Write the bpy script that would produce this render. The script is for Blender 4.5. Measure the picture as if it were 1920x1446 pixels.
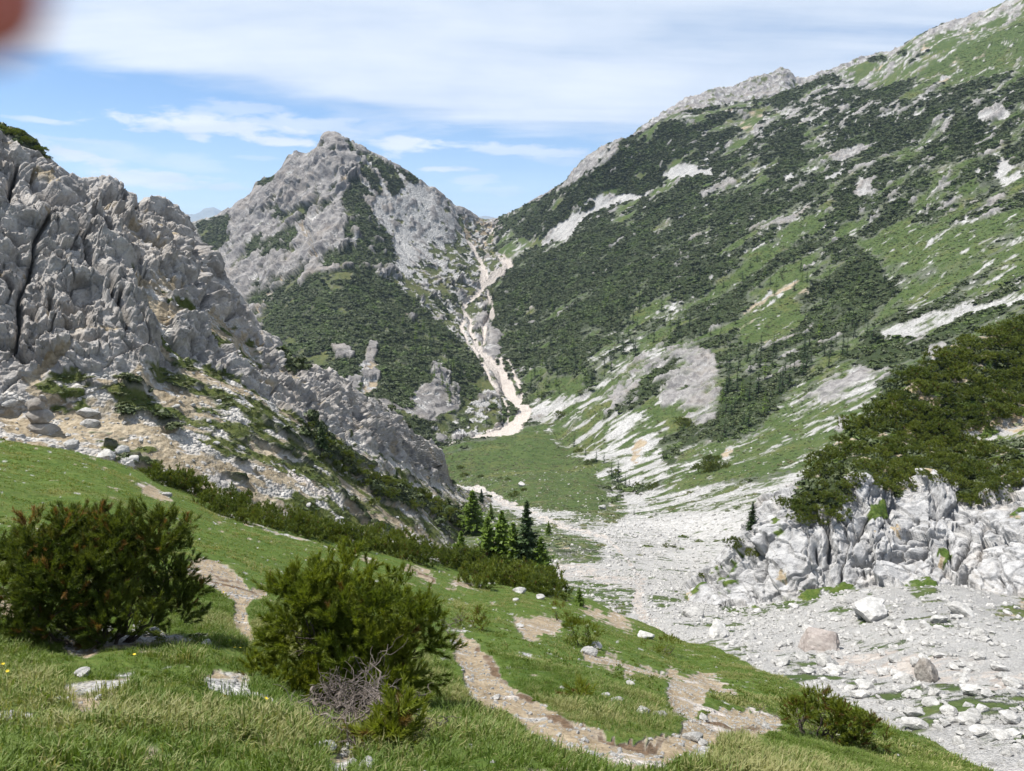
import bpy, math, random
import numpy as np
from mathutils import Vector

# ---------------------------------------------------------------- camera, sky, sun, exposure
for _o in list(bpy.data.objects):
    bpy.data.objects.remove(_o)
SC = bpy.context.scene
COL = SC.collection
FPX = 1389.0                       # focal length in photo pixels (1920 wide)
PITCH = math.radians(9.92)
cam_d = bpy.data.cameras.new("camera")
cam_d.sensor_width = 36.0
cam_d.lens = 36.0 * FPX / 1920.0
cam_d.clip_start = 0.005
cam_d.clip_end = 60000.0
cam_d.dof.use_dof = True
cam_d.dof.focus_distance = 30.0
cam_d.dof.aperture_fstop = cam_d.lens / 3.6
cam = bpy.data.objects.new("camera", cam_d)
COL.objects.link(cam)
cam.location = (0, 0, 0)
cam.rotation_euler = (math.pi / 2 - PITCH, 0, 0)
SC.camera = cam

SUN_EL = math.radians(65.0)
SUN_AZ = math.radians(-80.0)       # from +Y (view direction) towards -X (left)
sun_dir = Vector((math.sin(SUN_AZ) * math.cos(SUN_EL), math.cos(SUN_AZ) * math.cos(SUN_EL), math.sin(SUN_EL)))
sun_d = bpy.data.lights.new("sun", 'SUN')
sun_d.energy = 5.0
sun_d.angle = math.radians(0.53)
sun_d.color = (1.0, 0.955, 0.89)
sun = bpy.data.objects.new("sun", sun_d)
COL.objects.link(sun)
sun.rotation_euler = sun_dir.to_track_quat('Z', 'Y').to_euler()

SC.view_settings.view_transform = 'Standard'
SC.view_settings.look = 'None'
SC.view_settings.exposure = 0.72
SC.view_settings.gamma = 1.0
SC.cycles.max_bounces = 5
SC.cycles.diffuse_bounces = 3
SC.cycles.glossy_bounces = 2
SC.cycles.transmission_bounces = 2
SC.cycles.transparent_max_bounces = 6
SC.cycles.volume_bounces = 0
SC.cycles.use_adaptive_sampling = True
SC.cycles.adaptive_threshold = 0.015
SC.cycles.use_denoising = True
SC.cycles.denoiser = 'OPENIMAGEDENOISE'
SC.cycles.denoising_input_passes = 'RGB_ALBEDO_NORMAL'
SC.cycles.denoising_prefilter = 'ACCURATE'
SC.cycles.sample_clamp_indirect = 4.0

# ---------------------------------------------------------------- node helpers
class NT:
    def __init__(s, tree):
        s.t = tree; s.n = tree.nodes; s.l = tree.links
    def node(s, typ, **kw):
        n = s.n.new(typ)
        ins = kw.pop('ins', {})
        for k, v in kw.items():
            setattr(n, k, v)
        for k, v in ins.items():
            s.set(n.inputs[k], v)
        return n
    def set(s, sock, v):
        if isinstance(v, bpy.types.NodeSocket):
            s.l.new(v, sock)
        else:
            sock.default_value = v
    def math(s, op, a, b=None, c=None, clamp=False):
        n = s.n.new('ShaderNodeMath'); n.operation = op; n.use_clamp = clamp
        s.set(n.inputs[0], a)
        if b is not None: s.set(n.inputs[1], b)
        if c is not None: s.set(n.inputs[2], c)
        return n.outputs[0]
    def vmath(s, op, a, b=None):
        n = s.n.new('ShaderNodeVectorMath'); n.operation = op
        s.set(n.inputs[0], a)
        if b is not None: s.set(n.inputs[1], b)
        return n.outputs[0]
    def mix(s, f, a, b, blend='MIX'):
        n = s.n.new('ShaderNodeMix'); n.data_type = 'RGBA'; n.blend_type = blend; n.clamp_factor = True
        s.set(n.inputs[0], f)
        for i, v in ((6, a), (7, b)):
            if isinstance(v, (tuple, list)) and len(v) == 3: v = (*v, 1.0)
            s.set(n.inputs[i], v)
        return n.outputs[2]
    def noise(s, vec, scale, detail=4.0, rough=0.55, dist=0.0, typ='FBM'):
        n = s.n.new('ShaderNodeTexNoise')
        n.noise_type = typ
        s.set(n.inputs['Vector'], vec); n.inputs['Scale'].default_value = scale
        n.inputs['Detail'].default_value = detail; n.inputs['Roughness'].default_value = rough
        n.inputs['Distortion'].default_value = dist
        return n.outputs['Fac']
    def ramp(s, f, stops, interp='LINEAR'):
        n = s.n.new('ShaderNodeValToRGB'); n.color_ramp.interpolation = interp
        e = n.color_ramp.elements
        while len(e) < len(stops): e.new(0.5)
        for k, (p, c) in zip(e, stops):
            k.position = p
            k.color = (*c, 1.0) if isinstance(c, (tuple, list)) else (c, c, c, 1.0)
        s.set(n.inputs[0], f)
        return n.outputs[0]
    def remap(s, v, a, b, c=0.0, d=1.0):
        n = s.n.new('ShaderNodeMapRange'); n.clamp = True; n.interpolation_type = 'SMOOTHSTEP'
        s.set(n.inputs[0], v)
        n.inputs[1].default_value = a; n.inputs[2].default_value = b
        n.inputs[3].default_value = c; n.inputs[4].default_value = d
        return n.outputs[0]

# ---------------------------------------------------------------- sky with a high cloud sheet and low lens-shaped clouds
W = bpy.data.worlds.new("World"); SC.world = W
W.use_nodes = True
W.node_tree.nodes.clear()
w = NT(W.node_tree)
SKY_K = 0.076
sky = w.node('ShaderNodeTexSky')
sky.sky_type = 'NISHITA'; sky.sun_disc = False
sky.sun_elevation = SUN_EL
sky.sun_rotation = SUN_AZ
sky.altitude = 1700.0
sky.air_density = 1.0; sky.dust_density = 0.6; sky.ozone_density = 1.6
tc = w.node('ShaderNodeTexCoord')
sep = w.node('ShaderNodeSeparateXYZ'); w.l.new(tc.outputs['Generated'], sep.inputs[0])
dx, dy, dz = sep.outputs
el = w.math('ARCSINE', dz)                                   # elevation in radians
az = w.math('ARCTAN2', dx, dy)                               # azimuth, 0 = view direction
# cloud plane overhead: direction divided by height, so far clouds flatten towards the skyline
zz = w.math('MAXIMUM', w.math('ADD', dz, 0.10), 0.02)
cp = w.node('ShaderNodeCombineXYZ')
w.l.new(w.math('DIVIDE', dx, zz), cp.inputs[0]); w.l.new(w.math('DIVIDE', dy, zz), cp.inputs[1])
P = cp.outputs[0]
rot = w.node('ShaderNodeMapping'); rot.inputs['Rotation'].default_value = (0, 0, math.radians(-24)); rot.inputs['Scale'].default_value = (0.8, 3.0, 1.0)
w.l.new(P, rot.inputs[0])
n1 = w.noise(rot.outputs[0], 0.55, 8.0, 0.56, 0.35)
n2 = w.noise(P, 1.3, 7.0, 0.6, 0.2)
# how much of the high sheet there is, by elevation: open blue band low on the left, sheet overhead
edge = w.math('ADD', el, w.math('MULTIPLY', az, 0.10))       # sheet edge sinks to the right
cover = w.remap(edge, 0.115, 0.195)
hi = w.math('ADD', w.math('MULTIPLY', n1, 1.05), w.math('MULTIPLY', n2, 0.45))
sheet = w.remap(w.math('ADD', hi, w.math('MULTIPLY', w.math('SUBTRACT', cover, 0.5), 0.62)), 0.66, 1.04)
topgap = w.remap(w.math('ADD', el, w.math('MULTIPLY', n1, 0.10)), 0.355, 0.40)
sheet = w.math('MULTIPLY', sheet, w.math('SUBTRACT', 1.0, w.math('MULTIPLY', topgap, 0.35)))
# low lens clouds: noise stretched along the horizon
lp = w.node('ShaderNodeCombineXYZ')
w.l.new(w.math('MULTIPLY', az, 4.2), lp.inputs[0]); w.l.new(w.math('MULTIPLY', el, 26.0), lp.inputs[1]); lp.inputs[2].default_value = 3.7
n3 = w.noise(lp.outputs[0], 1.0, 6.0, 0.52, 0.4)
n4 = w.noise(lp.outputs[0], 3.0, 5.0, 0.6, 0.2)
low = w.remap(w.math('ADD', n3, w.math('MULTIPLY', n4, 0.22)), 0.60, 0.76)
band = w.math('MULTIPLY', w.remap(el, 0.02, 0.07), w.math('SUBTRACT', 1.0, w.remap(el, 0.16, 0.24)))
low = w.math('MULTIPLY', low, w.math('MULTIPLY', band, 0.45))
# single lens-shaped clouds: azimuth, elevation, half width, half height (degrees), strength, tilt
def _ae(px, py):
    x = (px - 960.0) / FPX; y = (723.0 - py) / FPX; v = (x, math.cos(PITCH) + math.sin(PITCH) * y, -math.sin(PITCH) + math.cos(PITCH) * y)
    return math.degrees(math.atan2(v[0], v[1])), math.degrees(math.asin(v[2] / math.sqrt(sum(q * q for q in v))))
LENS = []
for px, py, hw, hh, st, ti in [(385,236,190,17,1.0,0.0),(530,265,78,10,1.0,0.0),(755,268,62,20,0.95,0.0),(130,290,80,18,0.95,-0.14),(300,338,150,18,0.9,-0.05),(360,350,130,9,0.7,0.0),
        (848,318,52,6,0.85,0.0),(900,338,55,11,0.55,-0.05),(975,283,150,12,0.7,-0.06),(85,227,60,6,0.7,-0.04),(560,235,190,22,0.7,-0.03),(372,257,34,9,0.9,0.0),(930,356,80,11,0.45,0.0),(150,264,100,6,0.5,-0.04),
        (490,297,50,5,0.4,0.0),(360,310,70,10,0.5,0.0),(450,205,90,14,0.5,0.0),(60,315,110,14,0.5,-0.1)]:
    a0, e0 = _ae(px, py); a1, _ = _ae(px + hw, py); _, e1 = _ae(px, py - hh)
    LENS.append((a0, e0, (a1 - a0) * 1.15, (e1 - e0) * 1.2, st, ti))
ep = w.node('ShaderNodeCombineXYZ'); w.l.new(w.math('MULTIPLY', az, 22.0), ep.inputs[0]); w.l.new(w.math('MULTIPLY', el, 75.0), ep.inputs[1])
wob = w.math('MULTIPLY', w.math('SUBTRACT', w.noise(ep.outputs[0], 1.0, 6.0, 0.62, 0.3), 0.5), 2.6)
for a0, e0, sa, se, st, ti in LENS:
    da = w.math('SUBTRACT', az, math.radians(a0)); de = w.math('SUBTRACT', w.math('SUBTRACT', el, math.radians(e0)), w.math('MULTIPLY', da, ti))
    u_ = w.math('DIVIDE', da, math.radians(sa)); v_ = w.math('DIVIDE', de, math.radians(se))
    r_ = w.math('ADD', w.math('SQRT', w.math('ADD', w.math('MULTIPLY', u_, u_), w.math('MULTIPLY', v_, v_))), wob)
    low = w.math('MAXIMUM', low, w.math('MULTIPLY', w.remap(r_, 1.15, 0.35), st))
cl = w.math('MAXIMUM', w.math('MULTIPLY', sheet, 0.92), low)
# thin whitening towards the skyline
cl = w.math('MAXIMUM', cl, w.math('MULTIPLY', w.math('SUBTRACT', 1.0, w.remap(el, -0.02, 0.20)), 0.42))
shade = w.noise(P, 0.9, 5.0, 0.55)
ccol = w.mix(w.remap(w.math('ADD', w.math('MULTIPLY', shade, 0.5), w.math('MULTIPLY', n1, 0.5)), 0.36, 0.62), (0.385, 0.455, 0.555), (0.56, 0.60, 0.655))
skyc = w.mix(1.0, sky.outputs[0], (0.84, 1.06, 1.20), 'MULTIPLY')
ccs = w.node('ShaderNodeVectorMath', operation='SCALE'); w.l.new(ccol, ccs.inputs[0]); ccs.inputs['Scale'].default_value = 1.0 / SKY_K
fin = w.mix(cl, skyc, ccs.outputs[0])
bg = w.node('ShaderNodeBackground'); w.l.new(fin, bg.inputs[0]); bg.inputs[1].default_value = SKY_K
out = w.node('ShaderNodeOutputWorld'); w.l.new(bg.outputs[0], out.inputs[0])

# ---------------------------------------------------------------- projection between the photo's pixels and the place
CP, SP = math.cos(PITCH), math.sin(PITCH)
def ray(px, py):
    x = (np.asarray(px, float) - 960.0) / FPX
    y = (723.0 - np.asarray(py, float)) / FPX
    return np.stack([x, CP + SP * y, -SP + CP * y], -1)
def project(Pw):
    d = Pw[..., 1] * CP - Pw[..., 2] * SP
    u = Pw[..., 1] * SP + Pw[..., 2] * CP
    return 960.0 + FPX * Pw[..., 0] / d, 723.0 - FPX * u / d, d

# ---------------------------------------------------------------- numpy noise
_G = np.array([[1,1,0],[-1,1,0],[1,-1,0],[-1,-1,0],[1,0,1],[-1,0,1],[1,0,-1],[-1,0,-1],
               [0,1,1],[0,-1,1],[0,1,-1],[0,-1,-1],[1,1,0],[-1,1,0],[0,-1,1],[0,-1,-1]], np.float32)
def _hash(ix, iy, iz, seed):
    h = (ix.astype(np.uint32) * np.uint32(374761393) + iy.astype(np.uint32) * np.uint32(668265263)
         + iz.astype(np.uint32) * np.uint32(2246822519) + np.uint32((seed * 3266489917) & 0xffffffff))
    h = (h ^ (h >> np.uint32(15))) * np.uint32(2246822519)
    h = (h ^ (h >> np.uint32(13))) * np.uint32(3266489917)
    return h ^ (h >> np.uint32(16))
def _chunk(f, Pn, *a):
    n = len(Pn); step = 150000
    if n <= step: return f(Pn, *a)
    return np.concatenate([f(Pn[i:i + step], *a) for i in range(0, n, step)])
def _perlin(Pn, seed):
    Pn = Pn.astype(np.float32)
    i = np.floor(Pn).astype(np.int32); f = Pn - i
    u = f * f * f * (f * (f * 6 - 15) + 10)
    r = 0
    for cx in (0, 1):
        wx = u[:, 0] if cx else 1 - u[:, 0]
        for cy in (0, 1):
            wy = u[:, 1] if cy else 1 - u[:, 1]
            for cz in (0, 1):
                wz = u[:, 2] if cz else 1 - u[:, 2]
                g = _G[_hash(i[:, 0] + cx, i[:, 1] + cy, i[:, 2] + cz, seed) & np.uint32(15)]
                r = r + wx * wy * wz * (g[:, 0] * (f[:, 0] - cx) + g[:, 1] * (f[:, 1] - cy) + g[:, 2] * (f[:, 2] - cz))
    return r
def perlin(Pn, seed=0):
    return _chunk(_perlin, Pn, seed)
def fbm(Pn, octv=4, gain=0.5, lac=2.03, seed=0, ridged=False):
    s = np.zeros(len(Pn), np.float32); a = 1.0; tot = 0
    for k in range(octv):
        v = perlin(Pn, seed + 17 * k)
        if ridged: v = 0.55 - np.abs(v) * 1.6
        s += a * v; tot += a; a *= gain; Pn = Pn * lac + 11.3
    return s / tot
def _worley(Pn, seed):
    """distance to nearest and second cell point, cell value, and offset . random facet direction"""
    Pn = Pn.astype(np.float32)
    i = np.floor(Pn).astype(np.int32); f = Pn - i; n = len(Pn)
    f1 = np.full(n, 9.0, np.float32); f2 = f1.copy(); hb = np.zeros(n, np.uint32); of = np.zeros((n, 3), np.float32)
    for cx in (-1, 0, 1):
        for cy in (-1, 0, 1):
            for cz in (-1, 0, 1):
                h = _hash(i[:, 0] + cx, i[:, 1] + cy, i[:, 2] + cz, seed)
                o = np.stack([f[:, 0] - cx - (h & np.uint32(1023)).astype(np.float32) / 1023.0,
                              f[:, 1] - cy - ((h >> np.uint32(10)) & np.uint32(1023)).astype(np.float32) / 1023.0,
                              f[:, 2] - cz - ((h >> np.uint32(20)) & np.uint32(1023)).astype(np.float32) / 1023.0], -1)
                d = (o * o).sum(1)
                near = d < f1
                f2 = np.where(near, f1, np.minimum(f2, d)); f1 = np.where(near, d, f1)
                hb = np.where(near, h, hb); of[near] = o[near]
    h2 = _hash(hb, hb >> np.uint32(7), hb >> np.uint32(3), seed + 77)
    dr = np.stack([(h2 & np.uint32(1023)), ((h2 >> np.uint32(10)) & np.uint32(1023)), ((h2 >> np.uint32(20)) & np.uint32(1023))], -1).astype(np.float32) / 511.5 - 1
    return np.stack([np.sqrt(f1), np.sqrt(f2), ((hb >> np.uint32(5)) & np.uint32(4095)).astype(np.float32) / 4095.0, (of * dr).sum(1)], -1)
def worley(Pn, seed=0):
    return _chunk(_worley, Pn, seed)
def stretch(Pn, d, k):
    d = np.array(d, float); d /= np.linalg.norm(d)
    return Pn - (1 - 1.0 / k) * (Pn @ d)[:, None] * d
def sstep(a, b, x):
    t = np.clip((x - a) / (b - a), 0, 1); return t * t * (3 - 2 * t)
def gblur(a, s, axis):
    if s <= 0: return a
    r = int(max(1, round(s * 3))); k = np.exp(-0.5 * (np.arange(-r, r + 1) / s) ** 2); k /= k.sum()
    pad = [(0, 0)] * a.ndim; pad[axis] = (r, r)
    b = np.pad(a, pad, mode='edge'); o = np.zeros_like(a)
    n = a.shape[axis]
    for j, wk in enumerate(k):
        sl = [slice(None)] * a.ndim; sl[axis] = slice(j, j + n)
        o += wk * b[tuple(sl)]
    return o

# ---------------------------------------------------------------- object helpers
def tag(o, label=None, cat=None, group=None, kind=None):
    if label: o['label'] = label
    if cat: o['category'] = cat
    if group: o['group'] = group
    if kind: o['kind'] = kind
    return o
def new_mesh(name, V, F, mat=None, smooth=True):
    """V (n,3); F (m,3) or (m,4) int array"""
    me = bpy.data.meshes.new(name)
    V = np.asarray(V, np.float32); F = np.asarray(F, np.int32)
    k = F.shape[1]
    me.vertices.add(len(V)); me.vertices.foreach_set('co', V.ravel())
    me.loops.add(F.size); me.loops.foreach_set('vertex_index', F.ravel())
    me.polygons.add(len(F))
    me.polygons.foreach_set('loop_start', np.arange(0, F.size, k, dtype=np.int32))
    me.update(calc_edges=True)
    me.polygons.foreach_set('use_smooth', np.full(len(F), smooth, bool))
    if mat: me.materials.append(mat)
    me.validate(verbose=False)
    return me
def link(name, me, parent=None):
    o = bpy.data.objects.new(name, me); COL.objects.link(o)
    if parent is not None: o.parent = parent
    return o
def vattr(me, name, arr, typ='FLOAT'):
    a = me.attributes.new(name, typ, 'POINT')
    key = {'FLOAT': 'value', 'FLOAT_COLOR': 'color', 'FLOAT_VECTOR': 'vector', 'INT': 'value'}[typ]
    a.data.foreach_set(key, np.asarray(arr, np.int32 if typ == 'INT' else np.float32).ravel())
def new_mat(name):
    m = bpy.data.materials.new(name); m.use_nodes = True
    m.node_tree.nodes.clear()
    return m, NT(m.node_tree)
# ---------------------------------------------------------------- region masks drawn as outlines, then broken up by noise in the place
RX0, RY0, RST, RW, RH = -320.0, -200.0, 2.0, 1280, 960
def Z(ox, oy, s, *pts):
    return [(ox + x * s, oy + y * s) for x, y in pts]
def raster(poly):
    p = np.array(poly, float); x = (p[:, 0] - RX0) / RST; y = (p[:, 1] - RY0) / RST
    x0, x1 = int(max(0, x.min() - 1)), int(min(RW, x.max() + 2)); y0, y1 = int(max(0, y.min() - 1)), int(min(RH, y.max() + 2))
    m = np.zeros((RH, RW), np.float32)
    if x1 <= x0 or y1 <= y0: return m
    gx, gy = np.meshgrid(np.arange(x0, x1) + 0.01, np.arange(y0, y1) + 0.013)
    ins = np.zeros(gx.shape, bool); n = len(x)
    for i in range(n):
        j = (i + 1) % n
        if y[i] == y[j]: continue
        c = (gy < y[i]) != (gy < y[j])
        ins ^= c & (gx < (x[j] - x[i]) * (gy - y[i]) / (y[j] - y[i]) + x[i])
    m[y0:y1, x0:x1] = ins
    return m
def stroke(pts, wd):
    """soft-edged band of width wd (photo px) along a polyline"""
    m = np.full((RH, RW), 1e9, np.float32)
    wl = wd if isinstance(wd, (list, tuple)) else [wd] * len(pts)
    for (a, b, wa, wb) in zip(pts[:-1], pts[1:], wl[:-1], wl[1:]):
        r = max(wa, wb) * 2 + 6
        x0 = int(max(0, (min(a[0], b[0]) - r - RX0) / RST)); x1 = int(min(RW, (max(a[0], b[0]) + r - RX0) / RST + 1))
        y0 = int(max(0, (min(a[1], b[1]) - r - RY0) / RST)); y1 = int(min(RH, (max(a[1], b[1]) + r - RY0) / RST + 1))
        if x1 <= x0 or y1 <= y0: continue
        gx, gy = np.meshgrid(np.arange(x0, x1) * RST + RX0, np.arange(y0, y1) * RST + RY0)
        d = np.array([b[0] - a[0], b[1] - a[1]], float); L = d @ d + 1e-9
        t = np.clip(((gx - a[0]) * d[0] + (gy - a[1]) * d[1]) / L, 0, 1)
        dist = np.hypot(gx - a[0] - t * d[0], gy - a[1] - t * d[1]) / (0.5 * (wa + (wb - wa) * t))
        m[y0:y1, x0:x1] = np.minimum(m[y0:y1, x0:x1], dist)
    return 1 - sstep(0.55, 1.35, m)
def blur2(m, s):
    s = s / RST
    return gblur(gblur(m, s, 0), s, 1) if s > 0.3 else m
def samp(m, px, py):
    x = np.clip((px - RX0) / RST, 0, RW - 1.001); y = np.clip((py - RY0) / RST, 0, RH - 1.001)
    i = x.astype(int); j = y.astype(int); fx = x - i; fy = y - j
    if m.ndim == 3: fx = fx[:, None]; fy = fy[:, None]
    return (m[j, i] * (1 - fx) + m[j, i + 1] * fx) * (1 - fy) + (m[j + 1, i] * (1 - fx) + m[j + 1, i + 1] * fx) * fy

CLS = ['rock', 'scree', 'grass', 'scrub', 'tan', 'pink']
def wv(**k):
    v = np.array([k.get(c, 0.0) for c in CLS], np.float32); return v / v.sum()
def paint(base, items):
    """base weights, then outlines in order: (outline or ready mask, feather px, weights[, opacity])"""
    C = np.tile(wv(**base), (RH, RW, 1)).astype(np.float32)
    for it in items:
        m = it[0] if isinstance(it[0], np.ndarray) else raster(it[0])
        m = blur2(m, it[1])[..., None] * (it[3] if len(it) > 3 else 1.0)
        C = C * (1 - m) + wv(**it[2]) * m
    return C

def saw(h):
    return h - np.floor(h)
class Sheet: pass
SHEETS = {}
def loft(curves, px0, px1, dpx, drow, smooth=6.0, csm=None):
    """curves ordered near to far (or far to near): lists of (px, py, depth).  Between curves depth is interpolated so
    that straight slopes stay straight."""
    cols = np.arange(px0, px1 + dpx, dpx); cv = []
    for k, c in enumerate(curves):
        a = np.array(c, float)
        py = np.interp(cols, a[:, 0], a[:, 1]); it = np.interp(cols, a[:, 0], 1.0 / a[:, 2])
        s = (csm[k] if csm else 10.0) / dpx
        cv.append((gblur(py, s, 0), gblur(it, max(s, 14.0 / dpx), 0)))
    PYs, ITs = [], []
    for k in range(len(cv) - 1):
        span = np.percentile(np.abs(cv[k + 1][0] - cv[k][0]), 85)
        n = int(max(3, min(span / drow, 420)))
        for j in range(n + (k == len(cv) - 2)):
            t = j / n
            PYs.append(cv[k][0] * (1 - t) + cv[k + 1][0] * t); ITs.append(cv[k][1] * (1 - t) + cv[k + 1][1] * t)
    S = Sheet()
    S.PY = np.array(PYs); IT = np.array(ITs)
    S.IT = gblur(IT, smooth, 0)
    S.PX = np.tile(cols, (len(PYs), 1)); S.cols = cols
    S.P = ray(S.PX, S.PY) / S.IT[..., None]
    S.shape = S.PX.shape
    return S
def normals(P):
    du = np.gradient(P, axis=1); dv = np.gradient(P, axis=0)
    n = np.cross(du, dv); n /= np.linalg.norm(n, axis=-1, keepdims=True) + 1e-12
    flip = np.sum(n * -P, -1)
    if np.median(flip) < 0: n = -n
    return n
def classify(S, C, seed, scl, gain, aniso=None, warp=(9.0, 4.0), sharp=5.0, near=None):
    """pick a ground kind for each vertex; returns (n,6) soft weights"""
    px, py = S.PX.ravel(), S.PY.ravel()
    q = np.stack([px, py, px * 0], -1)
    w1 = np.stack([fbm(q / 45.0, 3, seed=seed), fbm(q / 45.0, 3, seed=seed + 5)], -1) * warp[0] * 1.6
    w2 = np.stack([perlin(q / 9.0, seed + 9), perlin(q / 9.0, seed + 10)], -1) * warp[1] * 1.6
    Wt = samp(C, px + w1[:, 0] + w2[:, 0], py + w1[:, 1] + w2[:, 1])
    Pn = S.P.reshape(-1, 3)
    if aniso: Pn = stretch(Pn, *aniso)
    sc = np.zeros_like(Wt)
    for k in range(6):
        s = scl[k]
        v = fbm(Pn / s + 31.7 * k, 4, 0.6, seed=seed + 40 + 3 * k)
        if near:                      # finer patches close by
            nw, ns = near
            v = v * (1 - nw) + nw * fbm(Pn / (s * ns) + 17.1 * k, 4, 0.6, seed=seed + 41 + 3 * k)
        r = np.empty(len(v)); r[np.argsort(v)] = (np.arange(len(v)) + 0.5) / len(v)
        sc[:, k] = np.log(Wt[:, k] + 1e-5) + gain * -np.log(-np.log(r))
    e = np.exp(sharp * (sc - sc.max(1, keepdims=True)))
    return e / e.sum(1, keepdims=True)
def tri_grid(nr, nc):
    i = np.arange(nr * nc).reshape(nr, nc)
    return np.stack([i[:-1, :-1], i[:-1, 1:], i[1:, 1:], i[1:, :-1]], -1).reshape(-1, 4)
def finish(S, name, label, cat, mat, Wt, nearw=None):
    nr, nc = S.shape
    F = tri_grid(nr, nc)
    n = np.cross(S.P[1, 0] - S.P[0, 0], S.P[0, 1] - S.P[0, 0])
    me = new_mesh(name, S.P.reshape(-1, 3), F, mat)
    a = np.concatenate([Wt[:, [0, 1, 2]], (np.zeros((len(Wt), 1)) if nearw is None else nearw.reshape(-1, 1))], 1); vattr(me, 'ga', a, 'FLOAT_COLOR')
    a = np.concatenate([Wt[:, [3, 4, 5]], np.ones((len(Wt), 1))], 1); vattr(me, 'gb', a, 'FLOAT_COLOR')
    o = link(name, me); tag(o, label, cat, kind='structure')
    S.W = Wt; S.obj = o; S.N = normals(S.P); SHEETS[name] = S
    S.QX, S.QY, S.QT = project(S.P)
    return S
def hit(S, px, py):
    """first surface point of a sheet under a photo pixel -> (position, normal, weights) or None"""
    c = int(round((px - S.cols[0]) / (S.cols[1] - S.cols[0])))
    if c < 0 or c >= len(S.cols): return None
    y = S.QY[:, c]; s = (y[:-1] - py) * (y[1:] - py) <= 0
    r = np.nonzero(s)[0]
    if len(r) == 0:
        r = np.argmin(np.abs(y[:-1] - py))
        if abs(y[r] - py) > 40: return None
        return S.P[r, c], S.N[r, c], S.W.reshape(*S.shape, 6)[r, c]
    r = r[np.argmin(S.QT[r, c])]
    t = (py - y[r]) / (y[r + 1] - y[r] + 1e-9)
    return S.P[r, c] * (1 - t) + S.P[r + 1, c] * t, S.N[r, c], S.W.reshape(*S.shape, 6)[r, c]

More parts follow.
